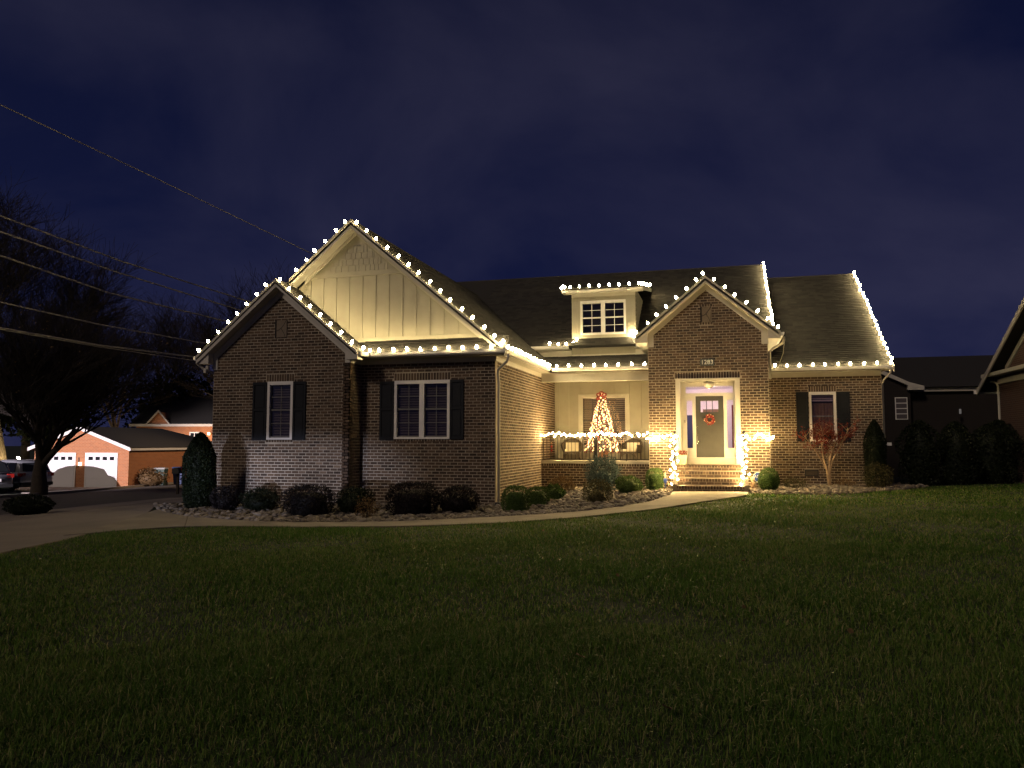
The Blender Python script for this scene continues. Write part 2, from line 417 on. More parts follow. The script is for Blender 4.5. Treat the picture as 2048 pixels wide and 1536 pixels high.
strip('driveway_apron', smooth_line([(-16.2,11),(-16.3,14.4),(-16.4,16.0),(-16.75,21.0),(-17.6,23.5)], 14, 1), smooth_line([(-19.0,10.4),(-18.62,14),(-18.32,17),(-18.6,21.3),(-19.0,23.5)], 14, 1), .026, M['driveway'], 'structure', cross=3)
strip('kerb', st_f, st_f + np.array([-.18, .05]), .13, M['kerb'], 'structure', cross=1, thick=.25)
nb_a = smooth_line([(-31.4,32.4),(-32.8,38.2)], 8, 0); nb_b = smooth_line([(-36.0,33.0),(-37.2,37.6)], 8, 0)
strip('neighbour_driveway', smooth_line([(-31.0,30.6),(-32.2,36.0)], 8, 0), smooth_line([(-44.0,30.6),(-40.0,37.0)], 8, 0), .05, M['driveway'], 'structure', cross=4)

# stone bed in front of the house
HB = [(-15.3,18.3),(-14.0,18.85),(-12.2,18.85),(-11,18.85),(-9.9,18.85),(-9.5,19.5),(-8,19.5),(-6.5,19.5),(-5.7,19.6),(-5.7,21.2),(-5.7,23),(-5.6,24.85),(-4,24.87),(-2.3,24.87),(-2.05,23.9),(-1.5,23.9)]
strip('stone_bed', smooth_line(HB, 73, 0), re_, .012, M['soil'], 'structure', cross=4, thick=.05)
BR_N = [(.75,21.9),(2.0,22.0),(3.3,22.5),(4.3,23.9),(5.3,25.5),(6.3,27.2)]
BR_F = [(.75,23.85),(1.3,23.9),(1.45,26.95),(3,26.95),(4.9,26.95),(5.6,28.6)]
strip('stone_bed_right', smooth_line(BR_F, 30, 0), smooth_line(BR_N, 30, 1), .012, M['soil'], 'structure', cross=4, thick=.05)

# ------------------------------------------------------------------ the house
YA, YB, YP, YE, YM = 18.87, 19.51, 24.89, 23.93, 27.0
XA0, XAB, XB1, XE0, XE1, XR1 = -13.95, -9.68, -5.77, -2.157, 1.369, 5.0
ZF, ZB = 2.16, -2.15
BL, BH, MJ = .212, .0813, .0135
house = thing('brick_house', 'brown brick house with gables and a porch, outlined in warm string lights', 'house', (-5, 24, -1.6))
BRICKS = []        # (wall object, axis, plane, facing, u0, u1, z0, z1)
def top_at(pts, x):
    return float(np.interp(x, [p[0] for p in pts], [p[1] for p in pts]))
def wall(name, axis, plane, u0, u1, z0, top, openings=(), facing=-1, thick=.2, soldiers=(), rowlocks=(), bricks=True, material='mortar'):
    """slab with openings plus brick courses; axis 'x' runs along X at Y=plane, axis 'y' along Y at X=plane"""
    mb = MB(); tp = [(u0, top), (u1, top)] if not isinstance(top, list) else top
    cuts = sorted(set([u0, u1] + [p[0] for p in tp if u0 < p[0] < u1] + [v for o in openings for v in o[:2] if u0 < v < u1]))
    back = plane - facing*thick
    for a, b in zip(cuts[:-1], cuts[1:]):
        mid = (a+b)/2; zs = sorted([(o[2], o[3]) for o in openings if o[0] < mid < o[1]]); z = z0
        segs = []
        for q0, q1 in zs: segs.append((z, q0)); z = q1
        for q0, q1 in segs:
            if q1 > q0: mb.prism([(a,q0),(b,q0),(b,q1),(a,q1)], 'y' if axis == 'x' else 'x', plane, back)
        mb.prism([(a,z),(b,z),(b,top_at(tp,b)),(a,top_at(tp,a))], 'y' if axis == 'x' else 'x', plane, back)
    w = mb.build(name, M[material], house)
    if not bricks: return w
    block = list(openings) + [s[:4] for s in soldiers] + [r[:4] for r in rowlocks]
    row = 0; z = z0
    while z < max(p[1] for p in tp):
        zc = z + BH/2
        off = (row % 2)*BL/2 + ((row*7919) % 5)*.004
        spans = [(u0, u1)]
        for o in block:
            if o[2] - BH*.35 < zc < o[3] + BH*.35 and not (zc < o[2] or zc > o[3]):
                ns = []
                for a, b in spans:
                    if o[1] <= a or o[0] >= b: ns.append((a, b)); continue
                    if o[0] > a: ns.append((a, o[0]))
                    if o[1] < b: ns.append((o[1], b))
                spans = ns
        for a, b in spans:
            k = math.floor((a-off-u0)/BL)
            while u0+off+k*BL < b:
                s0 = max(a, u0+off+k*BL); s1 = min(b, u0+off+(k+1)*BL); k += 1
                if s1-s0 < .045: continue
                if max(top_at(tp, s0), top_at(tp, s1)) < z + BH*.3: continue
                BRICKS.append((w, axis, plane, facing, s0+MJ/2, s1-MJ/2, z+MJ/2, z+BH-MJ/2))
        z += BH; row += 1
    for a, b, q0, q1 in soldiers:
        n = max(2, round((b-a)/BH)); st = (b-a)/n
        for i in range(n): BRICKS.append((w, axis, plane, facing, a+i*st+MJ/2, a+(i+1)*st-MJ/2, q0+.004, q1-MJ/2))
    for a, b, q0, q1 in rowlocks:
        n = max(2, round((b-a)/BH)); st = (b-a)/n
        for i in range(n): BRICKS.append((w, axis, plane-.012*0, facing, a+i*st+MJ/2, a+(i+1)*st-MJ/2, q0+MJ/2, q1-.003))
    return w

SL = .8333
# openings
W_A = (-12.19, -11.39, .08, 1.69); W_B = (-8.65, -7.04, .095, 1.69); W_R = (2.79, 3.615, .035, 1.66)
W_P = (-4.815, -3.172, -.15, 1.65); W_D = (-4.81, -3.185, 3.82, 5.05); D_E = (-1.335, .542, -2.0, 1.93)
wall('wall', 'x', YA, XA0, XAB, ZB, [(XA0, 4.30-SL*2.135), (-11.815, 4.30), (XAB, 4.30-SL*2.135)], [W_A],
     soldiers=[(-12.24,-11.37,1.69,1.90)], rowlocks=[(-12.22,-11.38,.0,.08)])
wall('wall', 'y', XAB, YA, YB, ZB, 2.3, facing=1)
wall('wall', 'x', YB, XAB, XB1, ZB, 2.3, [W_B], soldiers=[(-8.67,-7.03,1.69,1.90)], rowlocks=[(-8.66,-7.04,.015,.095)])
wall('wall', 'y', XB1, YB+.2, YM, ZB, 2.3, facing=1)
wall('porch_base', 'x', YP, XB1, XE0, ZB, -.685, rowlocks=[(XB1,XE0,-.775,-.685)])
wall('wall', 'x', YE, XE0, XE1, ZB, [(XE0, 4.80-SL*1.763), (-.394, 4.80), (XE1, 4.80-SL*1.763)], [D_E, (-.555,-.238,3.655,4.125)],
     soldiers=[(-1.36,.56,1.93,2.135),(-.60,-.20,4.125,4.215)], rowlocks=[(-.60,-.20,3.565,3.655)])
wall('wall', 'y', XE0, YE+.2, YM, ZB, 3.1, facing=-1, bricks=False)
wall('wall', 'y', XE1, YE+.2, YM, ZB, 3.1, facing=1, bricks=False)
wall('wall', 'x', YM, XE1, XR1, ZB, 2.3, [W_R, (2.597,3.02,-1.10,-.88)], soldiers=[(2.775,3.63,1.66,1.87)], rowlocks=[(2.79,3.615,-.045,.035)])
wall('wall', 'y', XR1, YM+.2, 38, ZB, 2.3, facing=1, bricks=False, material='brickwall')
wall('wall', 'y', XA0, YA+.2, 38, ZB, 2.3, facing=-1, bricks=False, material='brickwall')
MB().box(XA0, XR1, 38, 38.2, ZB, 2.3).build('rear_wall', M['brickwall'], house)

# bricks: those that show largest are objects of their own, the rest of each wall is one joined part
TH, PI_, FPX = .2658, .0759, 1539.0
def px(X, Y, Z):
    xc = math.cos(TH)*X+math.sin(TH)*Y; yf = -math.sin(TH)*X+math.cos(TH)*Y
    d = yf*math.cos(PI_)+Z*math.sin(PI_); up = Z*math.cos(PI_)-yf*math.sin(PI_)
    return 1024+FPX*xc/d, 768-FPX*up/d
def brick_area(b):
    _, ax, pl, fc, a, c, z0, z1 = b
    if c-a < .19 or z1-z0 > .09 or z0 < -1.0: return 0
    p = [(a, pl), (c, pl)] if ax == 'x' else [(pl, a), (pl, c)]
    u0, v0 = px(*p[0], z0); u1, v1 = px(*p[1], z1); return abs(u1-u0)*abs(v1-v0)
order = sorted(range(len(BRICKS)), key=lambda i: -brick_area(BRICKS[i]))
single = set(order[:180]); rb = random.Random(4)
def brick_box(mb, a, c, z0, z1, ax, pl, fc, tone, proud):
    e = .004; d = pl + fc*proud; q = pl - fc*.01
    P = lambda u, t, z: (u, t, z) if ax == 'x' else (t, u, z)
    vs = [P(a,q,z0),P(c,q,z0),P(c,q,z1),P(a,q,z1),P(a+e,d,z0+e),P(c-e,d,z0+e),P(c-e,d,z1-e),P(a+e,d,z1-e)]
    mb.add(vs, [(4,5,6,7),(0,1,5,4),(1,2,6,5),(2,3,7,6),(3,0,4,7)], tone)
mbx = MB(); brick_box(mbx, -.1005, .1005, -.03515, .03515, 'x', 0, -1, 0.0, .008); bm_x = mbx.mesh('brick', M['brick'])
mby = MB(); brick_box(mby, -.1005, .1005, -.03515, .03515, 'y', 0, 1, 0.0, .008); bm_y = mby.mesh('brick', M['brick'])
joined = {}
for i, (w, ax, pl, fc, a, c, z0, z1) in enumerate(BRICKS):
    if i in single:
        ctr = ((a+c)/2, pl, (z0+z1)/2) if ax == 'x' else (pl, (a+c)/2, (z0+z1)/2)
        obj('brick', bm_x if ax == 'x' else bm_y, w, ctr)
    else:
        mb = joined.setdefault(w.name, (w, MB()))[1]
        brick_box(mb, a, c, z0, z1, ax, pl, fc, rb.uniform(.01, .999), rb.uniform(.004, .011))
for w, mb in joined.values(): mb.build('bricks', M['brick'], w, kind='stuff')

# ---- roofs
rr = random.Random(11)
def tabs(mb, P0, U, V, u0f, u1f, length, expo=.145):
    """shingle tabs on a plane: P0 + U*u + V*s"""
    P0 = Vector(P0); U = Vector(U).normalized(); V = Vector(V).normalized(); N = U.cross(V).normalized()
    if N.z < 0: N = -N
    s = 0
    while s < length:
        a = u0f(s); b = u1f(s); u = a - rr.random()*.3
        while u < b:
            w = rr.choice((.17, .22, .30, .34)); x0 = max(u, a); x1 = min(u+w-.006, b); u += w
            if x1-x0 < .02: continue
            h = .012 + rr.choice((0, .006)); s0 = s - .012*rr.random(); s1 = min(s+expo+.02, length)
            A = P0+U*x0+V*s0+N*h; B = P0+U*x1+V*s0+N*h; Cc = P0+U*x1+V*s1+N*.004; D = P0+U*x0+V*s1+N*.004
            A2 = P0+U*x0+V*s0; B2 = P0+U*x1+V*s0
            mb.add([A, B, Cc, D, A2, B2], [(0,1,2,3),(4,5,1,0)], rr.uniform(.01,.99))
        s += expo
def roof_plane(name, P0, U, ulen, V, vlen, thick=.1, u0f=None, u1f=None, shingles=True):
    P = Vector(P0); u = Vector(U).normalized()*ulen; v = Vector(V).normalized()*vlen; N = u.cross(v).normalized()
    if N.z < 0: N = -N
    q = [P, P+u, P+u+v, P+v]; mb = MB(); mb.add(q + [p - N*thick for p in q], [(0,1,2,3),(7,6,5,4),(0,4,5,1),(1,5,6,2),(2,6,7,3),(3,7,4,0)])
    r = mb.build(name, M['roofbase'], house)
    if shingles:
        t = MB(); tabs(t, P+N*.002, U, V, u0f or (lambda s: 0), u1f or (lambda s: ulen), vlen); t.build('shingles', M['shingle'], r, kind='stuff')
    return r
def slope_v(dx, dz): return Vector((dx, 0, dz)).normalized()
# left wing big gable (ridge X=-9.865)
AX, AZ = -9.865, 6.18
half = 4.455
lenB = math.hypot(half, AZ-2.45)
roof_plane('roof', (-5.41, 19.13, 2.45), (0,1,0), 11.9, (-half, 0, AZ-2.45), lenB)
roof_plane('roof', (-14.32, 18.55, 2.45), (0,1,0), 12.5, (half, 0, AZ-2.45), lenB*.55, shingles=False)
roof_plane('roof', (-14.32+half*.55, 19.13, 2.45+(AZ-2.45)*.55), (0,1,0), 11.9, (half, 0, AZ-2.45), lenB*.45, shingles=False)
# small front gable right slope
roof_plane('roof', (-9.31, 18.55, 2.41), (0,1,0), 1.0, (-2.505, 0, 2.09), math.hypot(2.505, 2.09))
# pent roof over the front window
roof_plane('roof', (-9.75, 19.03, 2.42), (1,0,0), 4.34, (0, .52, .43), math.hypot(.52,.43), u0f=lambda s: .45-s*.4)
# porch roof
roof_plane('roof', (-6.3, 24.42, 2.42), (1,0,0), 4.15, (0, 2.62, .66), math.hypot(2.62,.66))
# main roof
vl = math.hypot(5.6, 5.6*.6667)
roof_plane('roof', (-11.5, 26.55, 3.40), (1,0,0), 13.26, (0, 5.6, 5.6*.6667), vl, u0f=lambda s: 2.2)
roof_plane('roof', (-11.5, 37.7, 3.40), (1,0,0), 13.26, (0, -5.6, 5.6*.6667), vl, shingles=False)
# right wing
vr = math.hypot(6.6, 6.6*.6545)
roof_plane('roof', (.9, 26.52, 2.44), (1,0,0), 4.36, (0, 6.6, 6.6*.6545), vr)
roof_plane('roof', (.9, 39.6, 2.44), (1,0,0), 4.36, (0, -6.5, 6.5*.6545), vr*.99, shingles=False)
# entrance gable
EX, EZ = -.394, 5.0
hE = 2.115
lE = math.hypot(hE, hE*SL)
roof_plane('roof', (EX+hE, 23.61, EZ-hE*SL), (0,1,0), 5.4, (-hE,0,hE*SL), lE)
roof_plane('roof', (EX-hE, 23.61, EZ-hE*SL), (0,1,0), 5.4, (hE,0,hE*SL), lE)
# dormer roof
roof_plane('roof', (-5.42, 26.62, 5.45), (1,0,0), 2.85, (0, 4.2, 4.2*.17), math.hypot(4.2,4.2*.17), thick=.07)
# ridge caps
MB().tube([(-11.5,32.15,7.135),(1.76,32.15,7.135)], .035, 5).build('ridge_cap', M['shingle'], house)
MB().tube([(1.76,33.1,6.76),(5.26,33.1,6.76)], .035, 5).build('ridge_cap', M['shingle'], house)
MB().tube([(AX,19.13,6.185),(AX,30.6,6.185)], .04, 5).build('ridge_cap', M['shingle'], house)
MB().tube([(EX,23.63,5.005),(EX,28.9,5.005)], .035, 5).build('ridge_cap', M['shingle'], house)
# gable ends that close the main roofs
MB().prism([(26.7,3.2),(32.15,7.0),(37.6,3.2)], 'x', 1.66, 1.72).build('gable_end', M['siding'], house)
MB().prism([(26.7,2.3),(33.1,6.6),(39.4,2.3)], 'x', 5.0, 5.06).build('gable_end', M['brickwall'], house)
MB().prism([(26.7,3.2),(32.15,7.0),(37.6,3.2)], 'x', -11.4, -11.3).build('gable_end', M['siding'], house)

# ---- rake boards, soffits, friezes
def rake(ax, az, ex, slope, y0, y1, off, depth, name, m='trim', foot=None):
    d = abs(ex-ax); ez = az-slope*d
    MB().prism([(ax,az-off),(ex,ez-off),(ex,ez-off-depth),(ax,az-off-depth)], 'y', y0, y1).build(name, M[m], house)
for s in (-1, 1):
    x = -11.815+s*2.505
    rake(-11.815, 4.50, x, SL, 18.51, 18.55, -.012, .075, 'rake_moulding')
    rake(-11.815, 4.50, x, SL, 18.55, 18.59, .00, .205, 'rake_board')
    rake(-11.815, 4.50, x, SL, 18.59, YA-.035, .185, .02, 'soffit')
    rake(-11.815, 4.50, x-s*.36, SL, YA-.035, YA-.001, .19, .235, 'frieze_board')
    x = AX+s*half
    xs = x if s > 0 else -11.75
    rake(AX, AZ, xs, .8373, 19.09, 19.13, -.012, .075, 'rake_moulding')
    rake(AX, AZ, xs, .8373, 19.13, 19.17, .00, .215, 'rake_board')
    rake(AX, AZ, xs, .8373, 19.17, YB-.06, .195, .02, 'soffit')
    rake(AX, AZ, xs-s*.3, .8373, YB-.06, YB-.02, .20, .13, 'frieze_board')
    x = EX+s*hE
    rake(EX, EZ, x, SL, 23.57, 23.61, -.012, .07, 'rake_moulding')
    rake(EX, EZ, x, SL, 23.61, 23.65, .00, .185, 'rake_board')
    rake(EX, EZ, x, SL, 23.65, YE-.035, .165, .02, 'soffit')
    rake(EX, EZ, x-s*.33, SL, YE-.035, YE-.001, .17, .20, 'frieze_board')
# eave boxes at the feet of the gables
def foot_box(xw, xe, zt, zb, y0, y1, slope):
    s = 1 if xe > xw else -1
    MB().prism([(xw, zb),(xe, zb),(xe, zt),(xw, zt+slope*abs(xe-xw)*.9)], 'y', y0, y1).build('eave_return', M['trim'], house)
foot_box(XA0, -14.31, 2.26, 2.22, 18.60, YA+.02, SL); foot_box(XAB, -9.32, 2.26, 2.22, 18.60, YA+.02, SL)
foot_box(XE0, EX-hE+.01, 3.09, 3.05, 23.66, YE+.02, SL); foot_box(XE1, EX+hE-.01, 3.09, 3.05, 23.66, YE+.02, SL)
MB().box(XA0-.02, XA0+.13, YA-.034, YA-.002, 2.06, 2.40).build('frieze_board', M['trim'], house)
MB().box(XAB-.14, XAB+.02, YA-.034, YA-.002, 2.16, 2.44).build('frieze_board', M['trim'], house)
MB().box(XE0-.02, XE0+.18, YE-.036, YE-.002, 2.93, 3.28).build('frieze_board', M['trim'], house)
MB().box(XE1-.18, XE1+.02, YE-.036, YE-.002, 2.93, 3.28).build('frieze_board', M['trim'], house)
# horizontal friezes, soffits and gutters
def bxp(name, x0, x1, y0, y1, z0, z1, m='trim', parent=None): return MB().box(x0,x1,y0,y1,z0,z1).build(name, M[m], parent or house)
bxp('frieze_board', XAB+.001, XAB+.035, YA-.02, YB, ZF, 2.28)
bxp('frieze_board', XAB+.035, XB1-.001, YB-.035, YB-.001, ZF, 2.29)
bxp('frieze_board', XB1+.001, XB1+.035, YB-.03, YP-.1, ZF, 2.29)
bxp('frieze_board', XE1, XR1-.01, YM-.035, YM-.001, ZF, 2.30)
bxp('soffit', XAB, -5.42, 19.13, YB-.036, 2.292, 2.312)
bxp('soffit', XB1+.036, -5.43, 19.16, 24.8, 2.292, 2.312)
bxp('soffit', XE1, 5.24, 26.62, YM-.036, 2.302, 2.322)
bxp('soffit', XE1+.01, EX+hE-.03, YE+.03, 27, 3.05, 3.07); bxp('soffit', EX-hE+.03, XE0-.01, YE+.03, 27, 3.05, 3.07)
GP = [(0,0),(.075,0),(.105,.035),(.115,.11),(.095,.11),(.0,.105)]
def gutter(axis, a, b, base, z, sgn):
    """eave gutter: runs along axis from a to b, its back on coordinate base, projecting sgn"""
    poly = [(base+sgn*p[0], z+p[1]) for p in GP]
    return MB().prism(poly, 'x' if axis == 'x' else 'y', a, b).build('gutter', M['trim_white'], house)
gutter('x', -9.30, -5.36, 19.13, 2.315, -1)
gutter('y', 18.62, 19.03, -9.33, 2.315, 1)
gutter('y', 19.10, 24.40, -5.45, 2.325, 1)
gutter('x', -5.30, XE0-.005, 24.50, 2.30, -1)
gutter('x', 1.40, 5.26, 26.60, 2.335, -1)
gutter('x', -6.52, -5.16, 26.62, 3.30, -1)
gutter('x', -2.80, -2.52, 26.62, 3.30, -1)
gutter('y', 23.64, 26.6, EX+hE-.01, 3.12, 1)
gutter('y', 23.64, 26.6, EX-hE+.01, 3.12, -1)
gutter('y', 18.56, 30, -14.31, 2.32, -1)
bxp('frieze_board', -6.5, -5.13, YM-.06, YM-.02, 3.07, 3.27); bxp('frieze_board', -2.86, -2.16, YM-.06, YM-.02, 3.07, 3.27)
bxp('soffit', -6.5, -5.13, 26.62, YM-.02, 3.275, 3.295); bxp('soffit', -2.86, -2.17, 26.62, YM-.02, 3.275, 3.295)
# main and right rakes seen edge on
for nm, P, ys, zs in (('rake_board', 1.76, (26.5, 32.15), (3.40, 7.12)), ('rake_board', 5.26, (26.46, 33.1), (2.42, 6.74))):
    MB().prism([(ys[0],zs[0]),(ys[1],zs[1]),(ys[1],zs[1]-.2),(ys[0],zs[0]-.2)], 'x', P, P+.03).build(nm, M['trim'], house)
# downspouts
def spout(path, r=.038): MB().tube(path, r, 8).build('downspout', M['trim'], house, smooth=True)
spout([(-5.30,19.10,2.31),(-5.30,19.11,2.2),(-5.34,19.14,2.10),(-5.52,19.30,2.0),(-5.66,19.42,1.92),(-5.70,19.52,1.80),(-5.70,19.60,1.6),(-5.70,19.60,-1.55)])
spout([(1.82,23.9,3.12),(1.82,23.9,3.02),(1.78,23.92,2.93),(1.52,24.1,2.80),(1.43,24.15,2.72),(1.43,24.15,1.9)])
spout([(5.18,26.52,2.33),(5.18,26.54,2.2),(5.12,26.62,2.12),(5.05,26.8,2.02),(5.05,27.1,1.9),(5.05,27.12,-1.45)], .035)
spout([(-14.33,18.66,2.32),(-14.33,18.66,2.22),(-14.2,18.75,2.08),(-14.02,18.9,2.0),(-14.0,19.0,1.9),(-14.0,19.0,-1.6)])
MB().box(-5.75,-5.62,19.42,19.66,-1.75,-1.56).build('drain_boot', M['plastic_blk'], house)
# small security lamps under the left eave
for x, z in ((-14.12, 2.02), (-14.05, 2.12)):
    lp = MB(); lp.lathe([(.0,-.05),(.055,-.05),(.06,.02),(.03,.07),(0.001,.07)], 8, (x, 18.72, z)); lp.build('flood_lamp', M['trim'], house)

# ---- upper left gable: board and batten with shake shingles above
sp = [(AX, 5.98), (AX+(5.98-2.78)/.8373, 2.78), (-11.75+.0, 2.78), (-11.75, 5.98-.8373*(AX+11.75)), ]
gs = MB().prism([(AX,5.93),(-6.05,2.78),(-13.0,2.78),(-13.0,3.30)], 'y', YB-.001, YB+.05).build('gable_siding', M['siding'], house)
k = -9
def gz(x): return 5.93-.8373*abs(x-AX)-.12
bat = {}
for k in range(-6, 9):
    x = -9.70+.405*k+.02
    z1 = min(4.67, gz(x)); z0 = 2.92
    if z1-z0 < .12: continue
    MB().box(x-.03, x+.03, YB-.026, YB-.001, z0, z1).build('batten', M['siding'], gs)
xb = (5.93-.12-4.67)/.8373
MB().box(AX-xb-.1, AX+xb+.1, YB-.032, YB-.001, 4.672, 4.81).build('band_board', M['siding'], gs)
MB().box(-10.1, -6.05, YB-.032, YB-.001, 2.78, 2.918).build('base_board', M['siding'], gs)
rs = random.Random(21)
def shakes(parent, x0f, x1f, y, z0, z1, rowh, m='siding', holes=()):
    z = z0; row = 0
    while z < z1-.02:
        zt = min(z+rowh, z1); a = x0f(z); b = x1f(z); x = a - rs.random()*.1
        while x < b:
            w = rs.choice((.115,.135,.16,.18,.21)); p0 = max(x, a); p1 = min(x+w-.008, b); x += w
            if p1-p0 < .03: continue
            if any(h[0] < p1 and p0 < h[1] and h[2] < zt-.01 and z+.01 < h[3] for h in holes):
                cut = False
                for h in holes:
                    if h[0] < p1 and p0 < h[1] and h[2] < zt-.01 and z+.01 < h[3]:
                        if p0 < h[0]-.04: p1 = h[0]
                        elif p1 > h[1]+.04: p0 = h[1]
                        else: cut = True
                if cut: continue
            lo = y-.024-rs.random()*.004; mb = MB()
            tl, tr = min(zt+.02, x1z(p0, x0f, x1f, zt)), min(zt+.02, x1z(p1, x0f, x1f, zt))
            mb.add([(p0,lo,z),(p1,lo,z),(p1,y-.008,tr),(p0,y-.008,tl),(p0,y,z),(p1,y,z),(p1,y,tr),(p0,y,tl)], [(0,1,2,3),(4,5,1,0),(5,6,2,1),(7,4,0,3)])
            mb.build('shingle', M[m], parent)
        z = zt; row += 1
def x1z(x, f0, f1, zt): return zt+.02
shakes(gs, lambda z: AX-(5.74-z-.12)/.8373, lambda z: AX+(5.74-z-.12)/.8373, YB-.001, 4.812, 5.55, .178)

# ---- windows
def window(op, y, units, top_muntin=True, bot_muntin=True, slats=True, slat_m='blind', frame_m='trim_white', slat_z0=None, curtain=False, label=None):
    """op (x0,x1,z0,z1) in a wall at Y=y; parts: frame, sash rails, muntins, panes, blind slats, dark room behind"""
    x0, x1, z0, z1 = op; fw = .075; mid_w = .14
    fr = MB()
    fr.box(x0, x1, y-.03, y+.10, z1-fw-.02, z1); fr.box(x0, x1, y-.035, y+.10, z0, z0+fw*.7)
    fr.box(x0, x0+fw, y-.03, y+.10, z0+fw*.7, z1-fw-.02); fr.box(x1-fw, x1, y-.03, y+.10, z0+fw*.7, z1-fw-.02)
    if units == 2:
        c = (x0+x1)/2; fr.box(c-mid_w/2, c+mid_w/2, y-.028, y+.10, z0+fw*.7, z1-fw-.02)
    w = fr.build('window', M[frame_m], house)
    if label: w['label'] = label
    cells = [(x0+fw, x1-fw)] if units == 1 else [(x0+fw, c-mid_w/2), (c+mid_w/2, x1-fw)]
    zb, zt = z0+fw*.7, z1-fw-.02; zm = zb+(zt-zb)*.525
    for a, b in cells:
        s = MB(); s.box(a, b, y+.025, y+.07, zm-.022, zm+.022); s.box(a, b, y+.03, y+.07, zb, zb+.035); s.build('sash_rail', M[frame_m if not slats else 'muntin'], w)
        for q0, q1, on in ((zm+.022, zt, top_muntin), (zb+.035, zm-.022, bot_muntin)):
            if on:
                MB().box((a+b)/2-.009, (a+b)/2+.009, y+.035, y+.045, q0, q1).build('muntin', M[frame_m if not slats else 'muntin'], w)
                MB().box(a, b, y+.034, y+.046, (q0+q1)/2-.009, (q0+q1)/2+.009).build('muntin', M[frame_m if not slats else 'muntin'], w)
            MB().box(a, b, y+.050, y+.056, q0, q1).build('pane', M['glass'], w)
        if slats:
            n = int((zt-(slat_z0 or zb))/.072)
            sm = MB().add([(a+.004,0,-.026),(b-.004,0,-.026),(b-.004,.035,.026),(a+.004,.035,.026),(a+.004,.003,-.028),(b-.004,.003,-.028),(b-.004,.038,.024),(a+.004,.038,.024)],
                          [(0,1,2,3),(7,6,5,4),(0,4,5,1),(2,6,7,3)]).mesh('slat', M[slat_m])
            for i in range(n): obj('slat', sm, w, (0, y+.11, zt-.04-i*.072))
        if curtain:
            cu = MB(); nseg = 14
            for j in range(nseg):
                u0 = a+(b-a)*j/nseg; u1 = a+(b-a)*(j+1)/nseg; d0 = .03*(j % 2); d1 = .03*((j+1) % 2)
                cu.add([(u0,y+.2+d0,zb),(u1,y+.2+d1,zb),(u1,y+.2+d1,(slat_z0 or zt)+.02),(u0,y+.2+d0,(slat_z0 or zt)+.02)], [(0,1,2,3)])
            cu.build('curtain', M['curtain'], w)
    rm = MB(); a, b = x0+.02, x1-.02
    rm.add([(a,y+.10,z0+.02),(b,y+.10,z0+.02),(b,y+.10,z1-.02),(a,y+.10,z1-.02),(a,y+.7,z0+.02),(b,y+.7,z0+.02),(b,y+.7,z1-.02),(a,y+.7,z1-.02)],
           [(4,5,6,7),(0,4,7,3),(5,1,2,6),(0,1,5,4),(7,6,2,3)])
    rm.build('room', M['dark'], w)
    return w
window(W_A, YA, 1); window(W_B, YB, 2); window(W_R, YM, 1, slat_m='blind_lit', slat_z0=1.28, curtain=True, top_muntin=False, bot_muntin=False)
window(W_P, YM, 2, frame_m='trim', slat_m='blind_porch'); window(W_D, YM, 2, slats=False)
# shutters
def shutter(x0, x1, z0, z1, y):
    s = MB(); f = .055; y0 = y-.045; y1 = y-.010
    s.box(x0, x0+f, y0, y1, z0, z1); s.box(x1-f, x1, y0, y1, z0, z1)
    zm = z0+(z1-z0)*.52
    for a, b in ((z0, z0+f*1.3), (zm-f*.6, zm+f*.6), (z1-f*1.3, z1)): s.box(x0+f, x1-f, y0, y1, a, b)
    sh = s.build('shutter', M['shutter'], house)
    for a, b in ((z0+f*1.3, zm-f*.6), (zm+f*.6, z1-f*1.3)):
        p = MB(); p.box(x0+f, x1-f, y-.022, y-.008, a, b); p.box(x0+f+.03, x1-f-.03, y-.034, y-.022, a+.035, b-.035); p.build('panel', M['shutter'], sh)
shutter(-12.645, -12.20, .07, 1.675, YA); shutter(-11.38, -10.99, .07, 1.675, YA)
shutter(-9.08, -8.66, .075, 1.68, YB); shutter(-7.03, -6.645, .085, 1.685, YB)
shutter(2.385, 2.765, .035, 1.665, YM); shutter(3.63, 4.03, .03, 1.655, YM)

# ---- carved stone panels and crawl-space vent
def carved(x0, x1, z0, z1, y):
    p = MB().box(x0, x1, y-.02, y+.02, z0, z1).build('carved_panel', M['stonepanel'], house)
    w, h = x1-x0, z1-z0
    MB().box(x0-.012, x0+.03, y-.028, y-.019, z0-.01, z1+.01).build('groove', M['dark'], p)
    arc = [(x0+.03+w*.88*t, y-.021, z0+h*(.40+.60*t**1.9)) for t in np.linspace(0,1,9)]
    MB().tube(arc, .007, 4).build('groove', M['dark'], p)
    MB().tube([(x0+w*.48, y-.021, z0+h*.54), (x0+w*.72, y-.021, z0+h*.28), (x0+w*.9, y-.021, z0)], .007, 4).build('groove', M['dark'], p)
carved(-11.975, -11.625, 2.92, 3.40, YA-.012); carved(-.553, -.24, 3.657, 4.123, YE)
vb = MB(); vb.box(2.597,3.02,YM-.02,YM+.05,-1.10,-1.07); vb.box(2.597,3.02,YM-.02,YM+.05,-.91,-.88); vb.box(2.597,2.63,YM-.02,YM+.05,-1.07,-.91); vb.box(2.987,3.02,YM-.02,YM+.05,-1.07,-.91)
vv = vb.build('crawl_vent', M['blackvent'], house)
MB().box(2.6,3.01,YM+.06,YM+.08,-1.10,-.88).build('mesh_back', M['dark'], vv)
for i in range(4): MB().box(2.63,2.987,YM+.0,YM+.03,-1.06+i*.04,-1.045+i*.04).build('louvre', M['stonepanel'], vv)

